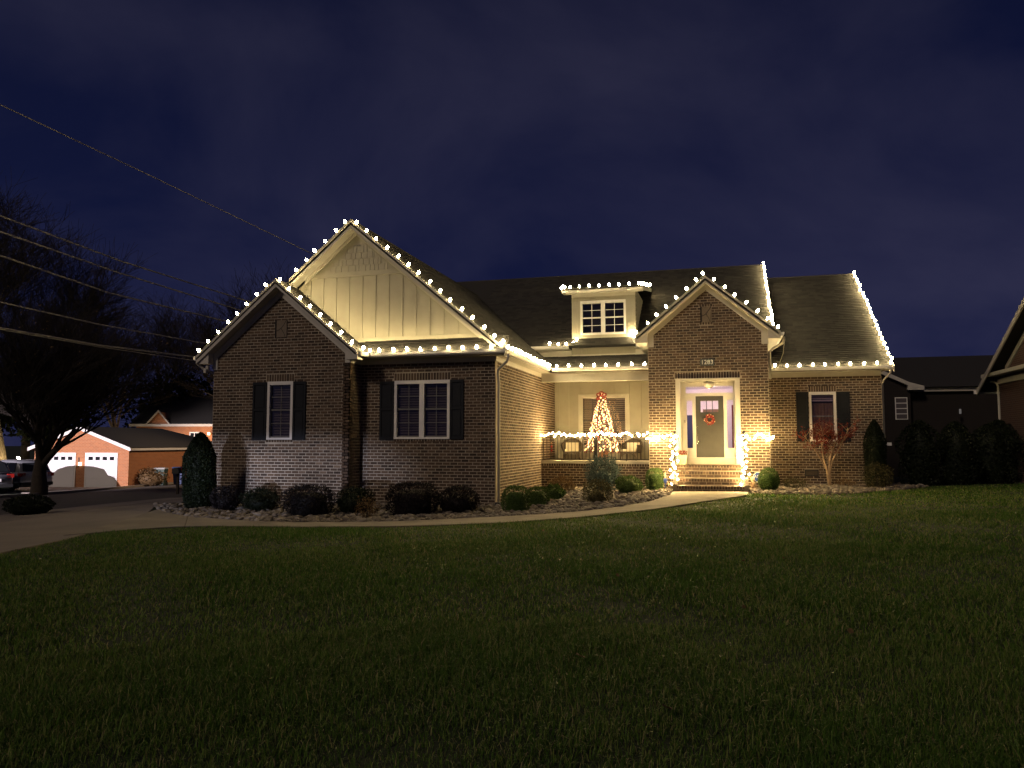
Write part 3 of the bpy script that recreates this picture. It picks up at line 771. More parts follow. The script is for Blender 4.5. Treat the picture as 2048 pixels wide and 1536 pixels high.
# ---- porch: floor, back wall siding, ceiling, beam
MB().box(XB1+.0, XE0, YP-.06, YM, -.685, -.60).build('porch_floor', M['slabc'], house)
pw = MB()
a, b, c, d = W_P
pw.box(XB1, XE0, YM, YM+.1, -.6, c); pw.box(XB1, XE0, YM, YM+.1, d, 2.6); pw.box(XB1, a, YM, YM+.1, c, d); pw.box(b, XE0, YM, YM+.1, c, d)
pws = pw.build('porch_siding', M['siding'], house)
x = XB1+.045
for xx in (-5.70, -5.62):
    MB().box(xx-.035, xx+.035, YM-.03, YM-.001, -.6, 2.3).build('batten', M['siding'], pws)
for x in (-5.27, -4.865, -4.46, -4.055, -3.65, -3.12, -2.71, -2.30):
    if -4.815-.02 < x < -3.17: MB().box(x-.03, x+.03, YM-.026, YM-.001, 1.70, 2.3).build('batten', M['siding'], pws)
    else: MB().box(x-.03, x+.03, YM-.026, YM-.001, -.6, 2.3).build('batten', M['siding'], pws)
bxp('casing', -4.90, -3.09, YM-.032, YM-.001, 1.652, 1.70); bxp('casing', -4.90, -4.816, YM-.032, YM-.001, -.2, 1.652); bxp('casing', -3.171, -3.09, YM-.032, YM-.001, -.2, 1.652)
bxp('porch_ceiling', XB1+.036, XE0, 24.98, YM, 2.30, 2.33)
bm = bxp('porch_beam', XB1+.04, XE0-.001, 24.80, 24.98, 2.02, 2.30)
bxp('beam_trim', XB1+.04, XE0-.001, 24.785, 24.995, 1.995, 2.018, parent=bm); bxp('beam_trim', XB1+.04, XE0-.001, 24.70, 24.80, 2.275, 2.30, parent=bm)

# ---- dormer
DX0, DX1 = -5.12, -2.845
dm = MB(); a, b, c, d = W_D
dm.box(DX0, DX1, YM+.001, YM+.09, 3.07, c); dm.box(DX0, DX1, YM+.001, YM+.09, d, 5.33); dm.box(DX0, a, YM+.001, YM+.09, c, d); dm.box(b, DX1, YM+.001, YM+.09, c, d)
dor = dm.build('dormer', M['siding'], house)
shakes(dor, lambda z: DX0+.0, lambda z: DX1-.0, YM, 3.13, 5.20, .188, holes=[(a-.06, b+.06, c-.05, d+.05)])
MB().box(DX0, DX1+.01, YM-.045, YM-.001, 3.06, 3.125).build('base_board', M['trim'], dor)
MB().box(DX0-.3, DX1+.3, 26.63, 26.67, 5.30, 5.44).build('fascia', M['trim'], dor)
MB().box(DX0-.28, DX1+.28, 26.67, YM-.03, 5.30, 5.315).build('soffit', M['trim'], dor)
MB().box(DX0, DX1, YM-.035, YM-.001, 5.20, 5.30).build('frieze_board', M['trim'], dor)
for xs in (DX1+.26, DX0-.30):
    MB().prism([(26.67,5.29),(26.67,5.42),(30.4,6.05),(30.4,5.92)], 'x', xs, xs+.03).build('side_fascia', M['trim'], dor)
for i in range(11):
    z = 3.62+i*.165; y1 = 26.6+(z-3.35)/.6667
    zt = z+.172
    MB().add([(DX1+.022,YM+.002,z),(DX1+.022,30.5,z),(DX1+.006,30.5,min(zt, 9)),(DX1+.006,YM+.002,zt),(DX1-.02,YM+.002,z),(DX1-.02,30.5,z)], [(0,1,2,3),(4,5,1,0)]).build('siding_board', M['siding'], dor)
MB().prism([(YM+.09,3.4),(YM+.09,5.30),(30.6,5.90)], 'x', DX0, DX0+.05).build('cheek', M['siding'], dor)

# ---- entrance
def tb(name, x0, x1, y0, y1, z0, z1, m='trim', parent=None): return MB().box(x0,x1,y0,y1,z0,z1).build(name, M[m], parent or house)
ZL = -.655          # landing
en = tb('door_surround', -1.335, -1.20, YE-.03, YE+.02, ZL, 1.87)
tb('casing', .40, .54, YE-.03, YE+.02, ZL, 1.87, parent=en); tb('casing', -1.335, .54, YE-.032, YE+.02, 1.872, 1.93, parent=en)
tb('crown', -1.35, .555, YE-.06, YE-.031, 1.905, 1.94, parent=en)
yd = 24.33
tb('reveal', -1.335, -1.20, YE+.02, yd+.06, ZL, 1.87, parent=en); tb('reveal', .40, .54, YE+.02, yd+.06, ZL, 1.87, parent=en)
tb('recess_ceiling', -1.20, .40, YE+.0, yd+.06, 1.86, 1.9, parent=en)
for i in range(4): tb('ceiling_panel', -1.16+i*.39, -.82+i*.39, YE+.06, yd-.05, 1.845, 1.858, parent=en)
tb('head_trim', -1.20, .40, yd-.02, yd+.05, 1.715, 1.86, parent=en)
tb('transom_bar', -1.20, .40, yd-.02, yd+.05, 1.425, 1.515, parent=en)
tb('transom_jamb', -1.20, -1.055, yd-.01, yd+.05, 1.515, 1.715, parent=en); tb('transom_jamb', .345, .40, yd-.01, yd+.05, 1.515, 1.715, parent=en)
tb('pane', -1.055, .345, yd+.02, yd+.026, 1.515, 1.715, 'glass', en)
tb('mullion', -.865, -.765, yd-.01, yd+.06, ZL+.2, 1.425, parent=en); tb('mullion', .065, .155, yd-.01, yd+.06, ZL+.2, 1.425, parent=en)
for x0, x1 in ((-1.20, -1.03), (.35, .40)): tb('jamb', x0, x1, yd-.005, yd+.05, ZL+.2, 1.425, parent=en)
for x0, x1 in ((-1.03, -.865), (.155, .35)):
    tb('sidelight_rail', x0, x1, yd, yd+.05, ZL+.2, -.17, parent=en); tb('sidelight_rail', x0, x1, yd, yd+.05, 1.29, 1.425, parent=en)
    tb('pane', x0, x1, yd+.02, yd+.026, -.17, 1.29, 'glass', en)
tb('threshold', -1.20, .40, yd-.12, yd+.08, ZL, ZL+.2, 'slabc', en)
# door leaf
dx0, dx1, dz0, dz1 = -.763, .063, ZL+.205, 1.423
dl = MB(); px0, px1, pz0, pz1 = -.615, -.093, .93, 1.277; y0, y1 = yd+.005, yd+.045
dl.box(dx0, px0, y0, y1, dz0, dz1); dl.box(px1, dx1, y0, y1, dz0, dz1); dl.box(px0, px1, y0, y1, pz1, dz1); dl.box(px0, px1, y0, y1, .78, pz0)
dl.box(px0, px1, y0, y1, dz0, dz0+.17); dl.box((px0+px1)/2-.03, (px0+px1)/2+.03, y0, y1, dz0+.17, .78)
door = dl.build('door', M['door'], house)
c = (px0+px1)/2
for a, b in ((px0, c-.03), (c+.03, px1)): tb('panel', a, b, y0+.015, y1, dz0+.17, .78, 'door', door)
w3 = (px1-px0)/3
for i in range(3): tb('pane', px0+i*w3+.008, px0+(i+1)*w3-.008, y0+.015, y0+.022, pz0, pz1, 'glass', door)
for i in (1, 2): tb('muntin', px0+i*w3-.012, px0+i*w3+.012, y0-.002, y0+.03, pz0, pz1, 'door', door)
for z, r in ((.47, .032), (.27, .030), (.17,.016)):
    k = MB(); k.lathe([(.001,0),(r,.002),(r,.02),(r*.6,.03),(.001,.035)], 10)
    kb = k.mesh('knob', M['metal'], True); obj('knob', kb, door, (-.715, y0, z), (R(90),0,0))
MB().tube([(-.715, y0-.03, .20),(-.715, y0-.045, .10),(-.715, y0-.03, -.02)], .011, 6).build('handle', M['metal'], door)
MB().lathe([(.001,0),(.012,0),(.012,.012),(.001,.014)], 8, (0,0,0))
db = MB().box(-1.10,-1.085,yd-.02,yd-.005,.60,.69).build('doorbell', M['metal'], en)
# ceiling lamp in the recess (unlit seeded globe)
pl = MB(); pl.lathe([(.001,.135),(.10,.135),(.105,.115)], 14, (-.364, 24.12, 1.72)); pl.build('lamp_base', M['iron'], en)
gl = MB(); gl.lathe([(.02,-.085),(.09,-.06),(.145,0.0),(.155,.05),(.145,.105),(.10,.115)], 16, (-.364, 24.12, 1.72)); gl.build('lamp_globe', M['globe'], en, smooth=True)
# lit foyer behind the door
fy = MB(); a, b, y0f, y1f, z0f, z1f = -1.9, 1.2, yd+.12, 27.6, -.45, 1.86
fy.add([(a,y0f,z0f),(b,y0f,z0f),(b,y0f,z1f),(a,y0f,z1f),(a,y1f,z0f),(b,y1f,z0f),(b,y1f,z1f),(a,y1f,z1f)], [(4,5,6,7),(0,4,7,3),(5,1,2,6),(0,1,5,4),(7,6,2,3)])
foyer = fy.build('foyer', M['foyer'], house)
tb('inner_door', -1.62, -.98, 27.5, 27.58, -.45, .95, 'interior_navy', foyer); tb('inner_casing', -1.75, -.92, 27.48, 27.52, .95, 1.1, 'foyer', foyer)
tb('inner_casing', .35, .9, 27.48, 27.56, -.45, 1.25, 'trim_white', foyer); tb('picture', -.62, .12, 27.5, 27.57, .62, 1.15, 'curtain', foyer)
tb('console', -.9, -.3, 26.9, 27.3, -.45, .3, 'interior_navy', foyer); tb('cabinet', .32, .42, 25.6, 26.2, -.45, 1.2, 'ribbon', foyer)
fl = bpy.data.lights.new('foyer_lamp', 'POINT'); fl.energy = 120; fl.color = (1.0, .84, .86); fl.shadow_soft_size = .12
flo = bpy.data.objects.new('foyer_lamp', fl); C.objects.link(flo); flo.location = (-.3, 25.7, 1.5); flo.parent = house; flo.matrix_parent_inverse = Matrix.Translation(-Vector(WLOC[house.name]))
# steps
ST = [(23.55, -.655), (23.25, -.845), (22.95, -1.04), (22.65, -1.235)]
sx0, sx1 = -1.30, .60
stp = MB()
for i, (y, z) in enumerate(ST):
    e = .0 if i < 3 else .09
    stp.box(sx0-e+.012, sx1+e-.012, y+.012, 23.93 if i == 0 else ST[i-1][0]+.012, -1.9, z-.045)
stp.box(-1.335+.14, .40, YE+.0, 24.45, -1.9, ZL-.001)
steps = stp.build('steps', M['mortar'], house)
rw = random.Random(8); sb = MB()
def step_brick(x0, x1, y, z0, z1, depth=.10):
    p = rw.uniform(0, .004)
    mb = MB(); mb.box(x0, x1, y-p, y+depth, z0, z1); mb.build('brick', M['brick'], steps)
for i, (y, z) in enumerate(ST):
    e = .0 if i < 3 else .09; x = sx0-e; zb = (ST[i+1][1] if i < 3 else -1.45)
    n = round((sx1-sx0+2*e)/.0813); wv = (sx1-sx0+2*e)/n
    for j in range(n): step_brick(x+j*wv+.005, x+(j+1)*wv-.005, y, z-.085, z, depth=.30)
    n2 = round((sx1-sx0+2*e)/.212); w2 = (sx1-sx0+2*e)/n2; zz = z-.095
    while zz-.07 > zb-.05:
        for j in range(n2): step_brick(x+j*w2+.005, x+(j+1)*w2-.005, y+.001, zz-.068, zz)
        zz -= .081
for s, xx in ((-1, sx0-.09), (1, sx1+.09)):
    ck = MB(); a, b = (xx, xx+.12) if s < 0 else (xx-.12, xx)
    ck.prism([(22.62,-1.9),(22.62,-1.20),(22.78,-1.02),(23.1,-.98),(23.1,-1.9)], 'x', a, b); ck.build('cheek_wall', M['stonepanel'], steps)
tb('landing', -1.45, .62, 23.55+.30, YE-.001, -1.5, ZL-.002, 'brickwall', steps)

# ------------------------------------------------------------------ string lights
BR = .043
bulb_mb = MB(); bulb_mb.lathe([(.012,0),(.022,.012),(BR*.92,.045),(BR,.070),(BR*.8,.098),(BR*.4,.118),(.004,.125)], 8)
bulb_me = bulb_mb.mesh('bulb', M['bulb'], True)
bulb_sm = bulb_mb.mesh('bulb', M['bulb_small'], True)
sock_mb = MB(); sock_mb.lathe([(.014,-.03),(.018,-.028),(.018,.004),(.014,.006)], 6); sock_me = sock_mb.mesh('socket', M['cord'])
rl = random.Random(33)
def string_lights(label, pts, ups=None, cord='cord', scale=1.0, jitter=.25, sag=.0, group=None, me=None):
    """pts: bulb foot points; each bulb stands on its socket, tilted a little"""
    c = np.mean(pts, axis=0); root = thing('string_lights', label, 'string lights', tuple(pts[0]), group)
    path = []
    for i, p in enumerate(pts):
        path.append(p)
        if i+1 < len(pts):
            q = pts[i+1]; path.append(((p[0]+q[0])/2, (p[1]+q[1])/2, (p[2]+q[2])/2-sag))
    MB().tube(path, .006, 4).build('cord', M[cord], root)
    for i, p in enumerate(pts):
        p = (p[0]+rl.uniform(-.022,.022), p[1]+rl.uniform(-.012,.012), p[2]+rl.uniform(-.010,.016))
        up = Vector(ups[i] if isinstance(ups, list) else (ups or (0,0,1))) + Vector((rl.uniform(-jitter,jitter), rl.uniform(-jitter,jitter), rl.uniform(-.1,.1)))
        e = up.to_track_quat('Z', 'Y').to_euler()
        s = scale*rl.uniform(.78, .92)
        b = obj('bulb', me or bulb_me, root, p, e, (s,)*3); obj('socket', sock_me, root, p, e, (s,)*3)
    return root
def line(p, q, n, a=0.0, b=1.0): return [tuple(np.array(p)+(np.array(q)-np.array(p))*t) for t in np.linspace(a, b, n)]
zr = .035
# left brick gable, both rakes
L1 = [(-14.20+.305*k, 18.54, 4.50-SL*abs(-14.20+.305*k+11.815)+zr) for k in range(8)]
L2 = [(-11.70+.312*k, 18.54, 4.50-SL*abs(-11.70+.312*k+11.815)+zr) for k in range(8)]
string_lights('string lights along the left rake of the small brick front gable', L1, (-.55,-.1,.85))
string_lights('string lights along the right rake of the small brick front gable', L2, (.45,-.15,.85))
# tall white gable
L = [(AX-.13-.305*k, 19.12, AZ-.8373*(.13+.305*k)+zr) for k in range(6)]
string_lights('string lights along the left rake of the tall white sided gable', L, (-.55,-.1,.85))
L = [(AX+.18+.308*k, 19.12, AZ-.8373*(.18+.308*k)+zr) for k in range(14)]
string_lights('string lights down the long right rake of the tall white sided gable', L, (.35,-.1,.9))
string_lights('string lights on the gutter over the double window', [(-9.36,18.98,2.50),(-9.20,19.02,2.44)] + line((-8.88,19.02,2.43),(-5.72,19.02,2.43), 9) + [(-5.50,19.10,2.52),(-5.46,19.12,2.57)], (0,-.1,1))
string_lights('string lights along the receding side gutter towards the porch', line((-5.36,19.30,2.44),(-5.36,24.30,2.44), 15), (.1,0,1))
string_lights('string lights on the porch gutter above the iron railing', line((-5.14,24.42,2.42),(-2.32,24.42,2.42), 8), (0,-.1,1))
string_lights('short string of lights on the upper eave left of the dormer', [(-5.86,26.54,3.43),(-5.54,26.54,3.43),(-5.24,26.54,3.42),(-5.10,26.72,3.42),(-5.02,26.80,3.48),(-4.92,26.84,3.60)], (0,-.1,1))
string_lights('short string of lights on the upper eave between dormer and entrance gable', [(-2.62,26.54,3.46),(-2.78,26.72,3.52),(-2.88,26.80,3.60),(-2.95,26.84,3.70),(-2.95,26.84,3.80),(-2.70,26.6,3.40)], (0,-.1,1))
string_lights('string lights on the front and side edge of the dormer roof', [(-5.44,26.60,5.44),(-5.38,26.60,5.46),(-5.31,26.60,5.45)] + line((-5.10,26.60,5.46),(-3.02,26.60,5.46), 7) + line((-2.66,26.62,5.47),(-2.57,29.6,5.98), 10), (0,-.1,1))
LE = [(EX-2.04+.30*k, 23.60, EZ-SL*(2.04-.30*k)+zr) for k in range(7)] + [(EX-.04, 23.60, EZ+.03)]
LE2 = [(EX+.24+.30*k, 23.60, EZ-SL*(.24+.30*k)+zr) for k in range(7)]
string_lights('string lights up the left rake of the entrance gable', LE, (-.35,-.1,.9)); string_lights('string lights down the right rake of the entrance gable', LE2, (.4,-.1,.9))
string_lights('dense line of string lights on the main roof edge above the entrance gable', line((1.74,32.1,7.14),(1.74,27.0,3.74), 17), (0,-.2,1))
string_lights('dense line of string lights on the far right sloping roof edge', line((5.24,33.05,6.77),(5.24,26.7,2.62), 22), (0,-.2,1))
string_lights('string lights on the gutter of the right wing', line((1.72,26.50,2.46),(5.20,26.50,2.46), 10), (0,-.1,1))
MB().tube([(1.86,24.0,3.1),(1.84,24.6,2.7),(1.78,25.4,2.45),(1.62,26.2,2.42),(1.60,26.5,2.46)], .007, 4).build('extension_cord', M['cord_w'])
tag(bpy.data.objects['extension_cord'], 'thin pale cord hanging from the entrance gutter to the right wing', 'cord')

# ------------------------------------------------------------------ porch railing and its lights
pr = thing('porch_railing', 'black iron porch railing with thin balusters and a wide middle post', 'railing', (-4, YP, -.6))
MB().box(-5.73,-2.20,YP-.02,YP+.02,.225,.26).build('top_rail', M['iron'], pr)
MB().box(-5.73,-2.20,YP-.02,YP+.02,-.565,-.53).build('bottom_rail', M['iron'], pr)
bal = MB().box(-.008,.008,-.008,.008,-.53,.225).mesh('baluster', M['iron'])
for i in range(30):
    x = -5.70+.1185*i
    if abs(x+3.957) < .07: continue
    obj('baluster', bal, pr, (x, YP, 0))
MB().box(-4.015,-3.90,YP-.05,YP+.05,-.60,.29).build('post', M['iron'], pr)
for x in (-5.08, -2.98): MB().box(x-.012,x+.012,YP-.012,YP+.012,-.62,-.565).build('foot', M['iron'], pr)
pts = []
for i in range(42):
    x = -5.74+3.50*i/41; pts.append((x+rl.uniform(-.03,.03), YP-.045+rl.uniform(-.03,.03), .235+rl.uniform(-.06,.06)))
string_lights('bright string lights wound along the porch railing', pts, (0,-.3,.6), jitter=.9, scale=.66, me=bulb_sm)
def stair_rail(x, label, xw):
    t = thing('handrail', label, 'handrail', (x, 22.95, -1.0))
    for dx, y, zt, zb in ((0, 22.86, .20, -1.24), (0, 23.42, .24, -.66)):
        MB().box(x-.018,x+.018,y-.018,y+.018,zb,zt).build('post', M['iron'], t)
    MB().box(x-.022,x+.022,22.83,23.90,.20,.235).build('top_rail', M['iron'], t)
    MB().box(x-.014,x+.014,22.88,23.42,-.62,-.59).build('lower_rail', M['iron'], t)
    kn = MB(); kn.lathe([(.001,.0),(.03,.01),(.04,.05),(.025,.085),(.001,.1)], 8, (x,22.86,.235)); kn.build('finial', M['iron'], t)
    for i in range(5): MB().box(x-.007,x+.007,22.96+i*.1-.007,22.96+i*.1+.007,-.59,.2).build('baluster', M['iron'], t)
    return t
stair_rail(-1.33, 'black iron stair handrail wrapped in lights on the left of the door', -2.1); stair_rail(.60, 'black iron stair handrail wrapped in lights on the right of the door', 1.37)
def wrap(x, side):
    pts = []
    for i in range(26):
        t = i/25; a = i*1.9
        pts.append((x+.075*math.cos(a)*(1+.3*rl.random())-.01, 22.86+.04*math.sin(a), .16-1.36*t))
    return pts
string_lights('string lights spiralled down the left stair post', wrap(-1.345, -1), (0,-.5,.3), jitter=.9, scale=.64, me=bulb_sm)
string_lights('string lights spiralled down the right stair post', wrap(.60, 1), (0,-.5,.3), jitter=.9, scale=.64, me=bulb_sm)
pts = [(-2.22+.88*i/13, YE-.10-.9*max(0,(i-3)/10), .06+.14*(i/13)+rl.uniform(-.04,.04)) for i in range(14)]
string_lights('string lights looped across the bricks left of the entrance steps', pts, (0,-.4,.5), jitter=.8, scale=.64, me=bulb_sm)
pts = [(.66+.76*i/11, 22.98+.9*min(1,i/9), .14-.08*math.sin(i*.8)+.03*rl.random()) for i in range(12)]
pts += [(1.43,24.0,.13),(1.46,24.3,.10)] + [(1.47,24.6+.3*i,.10+.02*(i%2)) for i in range(8)]  # unseen bulb run added round the corner to light the right wing wall
string_lights('string lights looped across the bricks right of the entrance steps', pts, (0,-.4,.5), jitter=.8, scale=.64, me=bulb_sm)
pts = [(.52+.05*math.cos(i*1.7), 23.42+.05*math.sin(i*1.7), .20-.8*i/11) for i in range(12)]
string_lights('string lights on the inner post of the right handrail', pts, (0,-.5,.3), jitter=.9, scale=.5, me=bulb_sm)

# ------------------------------------------------------------------ porch furniture and decorations
def chair(label, loc, rz):
    t = thing('wicker_chair', label, 'chair', loc, 'wicker chairs on the porch'); local(t); t.rotation_euler = (0,0,rz)
    def shell(a0, a1, r0, r1, z0f, z1f, n=14):
        mb = MB(); vs = []; 
        for i in range(n+1):
            a = a0+(a1-a0)*i/n; fl = .05
            for r, z in ((r0, z0f(a)), (r1+fl, z1f(a)), (r1+fl+.035, z1f(a)-.01), (r0+.03, z0f(a))): vs.append((r*math.cos(a)*1.02, r*math.sin(a), z))
        fs = []
        for i in range(n):
            for k in range(4): fs.append((i*4+k, i*4+(k+1) % 4, (i+1)*4+(k+1) % 4, (i+1)*4+k))
        fs += [(0,1,2,3), tuple(n*4+k for k in (3,2,1,0))]
        return mb.add(vs, fs)
    top = lambda a: .50+.22*max(0, math.sin(a))**1.5
    shell(R(25), R(155), .27, .29, lambda a: .30, top).build('backrest', M['wicker'], t)
    for s, a0, a1 in ((1, R(-35), R(25)), (-1, R(155), R(215))):
        shell(a0, a1, .28, .30, lambda a: .28, lambda a: .50, 6).build('arm', M['wicker'], t)
    roll = [(.365*math.cos(a), .36*math.sin(a), top(a)) for a in np.linspace(R(-35), R(215), 24)]
    MB().tube(roll, .035, 6).build('rim', M['wicker'], t)
    MB().box(-.27,.27,-.27,.25,.24,.30).build('seat', M['wicker'], t)
    cu = MB(); cu.box(-.24,.24,-.25,.2,.30,.37); cu.build('cushion', M['cushion'], t)
    bc = MB(); bc.box(-.22,.22,.17,.22,.36,.60); bc.build('back_cushion', M['cushion'], t)
    sk = MB()
    arch = [(x, .10+.13*(1-(x/.27)**2)) for x in np.linspace(-.27,.27,9)]
    sk.prism(arch + [(.27,.25),(-.27,.25)], 'y', -.285, -.265); sk.build('skirt', M['wicker'], t)
    for x, y in ((-.27,-.25),(.27,-.25),(-.24,.22),(.24,.22)):
        MB().tube([(x,y,.30),(x*1.04,y*1.04,0)], .024, 6).build('leg', M['wicker'], t)
    return t
chair('wicker armchair on the porch left of the lit tree', (-5.0, 26.25, -.60), R(8)); chair('wicker armchair on the porch right of the lit tree', (-2.97, 26.25, -.60), R(-16))

ct = thing('christmas_tree', 'slim cone tree of red ribbon strands and lights in a pot on the porch', 'christmas tree', (-3.90, 25.85, -.60)); local(ct)
MB().lathe([(.14,0),(.19,.02),(.21,.26),(.23,.27),(.23,.31),(.15,.31)], 14).build('pot', M['terracotta'], ct, smooth=True)
MB().tube([(0,0,.3),(0,0,2.15)], .018, 6).build('pole', M['bark'], ct)
rt = random.Random(5)
def cone_r(z): return .56*(1-(z-.22)/2.05)**.85+.035 if z < 2.2 else .04
for k in range(14):
    a = 2*math.pi*k/14
    MB().tube([((cone_r(z)+.015*math.sin(z*9+k))*math.cos(a+.12*math.sin(3*z)), (cone_r(z)+.015*math.sin(z*9+k))*math.sin(a+.12*math.sin(3*z)), z) for z in np.linspace(.24,2.16,22)], .012, 5).build('ribbon_strand', M['ribbon'], ct)
for z in (.3,.75,1.2,1.6,1.95):
    MB().tube([(cone_r(z)*.97*math.cos(a), cone_r(z)*.97*math.sin(a), z) for a in np.linspace(0,2*math.pi,25)], .008, 4).build('wire_hoop', M['iron'], ct)
nv = []; 
for i in range(1500):
    z = .3+1.85*rt.random()**1.3; r = cone_r(z)*rt.uniform(.35,.95); a = rt.uniform(0,6.283); c = Vector((r*math.cos(a), r*math.sin(a), z))
    d = Vector((rt.gauss(0,1),rt.gauss(0,1),rt.gauss(0,.6))).normalized()*.05; e = Vector((rt.gauss(0,1),rt.gauss(0,1),rt.gauss(0,1))).normalized()*.014; nv += [c-e, c+e, c+d]
tri = np.arange(len(nv)).reshape(-1,3)
obj('foliage', tri_mesh('foliage', [tuple(v) for v in nv], tri, M['arb'], [rt.random() for _ in nv]), ct)
for k, (x, z, r) in enumerate(((-.09,2.20,.065),(.0,2.25,.07),(.10,2.20,.065),(-.10,2.08,.055),(.11,2.08,.055),(.0,2.13,.05))):
    b = MB(); b.tube([(x+r*math.cos(a), -.06+.03*math.sin(2*a), z+r*.8*math.sin(a)) for a in np.linspace(0,6.283,13)], .026, 5); b.build('bow_loop', M['ribbon'], ct)
fb = MB(); fb.lathe([(.002,-.028),(.021,-.012),(.025,.004),(.014,.022),(.002,.03)], 6); fme = fb.mesh('fairy_bulb', M['fairy'], True)
for i in range(270):
    z = .30+1.82*(1-(1-(i+.5)/270)**.75); a = i*2.4+rt.uniform(-.3,.3); r = cone_r(z)*rt.uniform(.86,1.03)
    obj('fairy_bulb', fme, ct, (r*math.cos(a), r*math.sin(a), z))
# little hanging ornament by the railing
og = thing('porch_ornament', 'small red and cream ornament hanging at the left end of the porch', 'ornament', (-5.5, 25.2, -.3))
for z, r, m in ((-.02,.03,'berry_cream'),(-.14,.04,'berry_red'),(-.26,.045,'berry_red')):
    b = MB(); b.lathe([(.002,-r),(r*.7,-r*.7),(r,0),(r*.7,r*.7),(.002,r)], 10, (-5.5,25.2,z)); b.build('ball', M[m], og, smooth=True)
MB().tube([(-5.5,25.2,.28),(-5.5,25.2,-.3)], .005, 4).build('cord', M['cord'], og)
# wreath
wr = thing('wreath', 'round red and cream berry wreath hung on the front door', 'wreath', (-.35, 24.30, .70))
MB().tube([(-.35+.115*math.cos(a), 24.30, .70+.115*math.sin(a)) for a in np.linspace(0,6.283,25)], .028, 6).build('twig_ring', M['bark'], wr)
bsm = MB(); bsm.lathe([(.001,-.016),(.012,-.01),(.016,0),(.012,.01),(.001,.016)], 6)
bs_r = bsm.mesh('berry', M['berry_red'], True); bs_c = MB().lathe([(.001,-.016),(.012,-.01),(.016,0),(.012,.01),(.001,.016)], 6).mesh('berry', M['berry_cream'], True)
for i in range(110):
    a = rt.uniform(0,6.283); r = rt.uniform(.075,.165); obj('berry', bs_c if i % 5 == 0 else bs_r, wr, (-.35+r*math.cos(a), 24.285-rt.uniform(0,.03), .70+r*math.sin(a)), scale=(rt.uniform(.7,1.3),)*3)
# planter
pt = thing('planter', 'pale green square planter with red flowers beside the door', 'planter', (-1.16, 23.68, ZL))
MB().prism([(-1.27,-.655),(-1.05,-.655),(-1.03,-.37),(-1.29,-.37)], 'y', 23.60, 23.82).build('box', M['planter'], pt)
fm = MB()
for i in range(60):
    c = Vector((rt.uniform(-1.30,-1.02), rt.uniform(23.58,23.84), -.36+rt.uniform(0,.11))); d = Vector((rt.gauss(0,1),rt.gauss(0,1),rt.gauss(0,1))).normalized()*.035; e = d.cross(Vector((.3,.5,.8))).normalized()*.022
    fm.add([c-d,c+e,c+d,c-e], [(0,1,2,3)])
fm.build('flowers', M['ribbon'], pt)
# house number plaque
hp = thing('house_number_plaque', 'dark slate house number plaque reading 1283 above the front door', 'sign', (-.39, YE, 2.42))
MB().prism([(-.60,2.33),(-.58,2.31),(-.20,2.31),(-.18,2.33),(-.18,2.51),(-.20,2.53),(-.58,2.53),(-.60,2.51)], 'y', YE-.035, YE-.01).build('plate', M['plaque'], hp)
def text(s, loc, size, rot, m, parent, name='lettering'):
    cu = bpy.data.curves.new(name, 'FONT'); cu.body = s; cu.size = size; cu.align_x = 'CENTER'; cu.align_y = 'CENTER'; cu.extrude = .003; cu.materials.append(M[m])
    tmp = bpy.data.objects.new('tmp_text', cu); C.objects.link(tmp); bpy.context.view_layer.update()
    me = bpy.data.meshes.new_from_object(tmp.evaluated_get(bpy.context.evaluated_depsgraph_get())); bpy.data.objects.remove(tmp)
    if not me.materials: me.materials.append(M[m])
    return obj(name, me, parent, loc, rot)
text('1283', (-.39, YE-.039, 2.42), .185, (R(90),0,0), 'white', hp)
# security sign and garden ornaments at the steps
sg = thing('yard_sign', 'blue octagonal security sign on a stake right of the steps', 'sign', (1.02, 23.55, -1.41))
MB().prism([(1.0+.155*math.cos(R(22.5+45*k)), -1.0+.155*math.sin(R(22.5+45*k))) for k in range(8)], 'y', 23.555, 23.57).build('border', M['white'], sg)
MB().prism([(1.0+.138*math.cos(R(22.5+45*k)), -1.0+.138*math.sin(R(22.5+45*k))) for k in range(8)], 'y', 23.548, 23.555).build('panel', M['signblue'], sg)
MB().box(.99,1.01,23.571,23.585,-1.5,-.9).build('stake', M['metal'], sg)
text('ADT', (1.0, 23.545, -.99), .125, (R(90),0,0), 'white', sg)
go = thing('garden_ornament', 'small garden lantern with yellow top and blue base left of the steps', 'ornament', (-1.66, 23.55, -1.42))
b = MB(); b.lathe([(.001,-1.42),(.012,-1.42),(.014,-1.22),(.055,-1.17),(.06,-1.11),(.03,-1.06),(.001,-1.06)], 10, (-1.66,23.55,0)); b.build('base', M['signblue'], go, smooth=True)
b = MB(); b.lathe([(.001,-1.08),(.03,-1.08),(.028,-.98),(.004,-.86),(.001,-.86)], 8, (-1.66,23.55,0)); b.build('top', M['berry_cream'], go, smooth=True)
MB().tube([(-1.66,23.55,-1.1),(-1.57,23.5,-1.2),(-1.55,23.48,-1.3)], .012, 5).build('arm', M['berry_cream'], go)
go2 = thing('garden_ornament', 'small cream and brown figurine left of the security sign', 'ornament', (.84, 23.45, -1.41))
b = MB(); b.lathe([(.001,-1.41),(.07,-1.41),(.05,-1.3),(.075,-1.2),(.045,-1.12),(.001,-1.1)], 10, (.84,23.45,0)); b.build('body', M['curtain'], go2, smooth=True)
b = MB(); b.lathe([(.001,-1.12),(.04,-1.1),(.05,-1.05),(.04,-1.0),(.001,-.98)], 10, (.84,23.45,0)); b.build('head', M['berry_cream'], go2, smooth=True)
MB().tube([(.84,23.45,-1.2),(.76,23.4,-1.0),(.74,23.4,-.93)], .018, 5).build('arm', M['berry_cream'], go2)
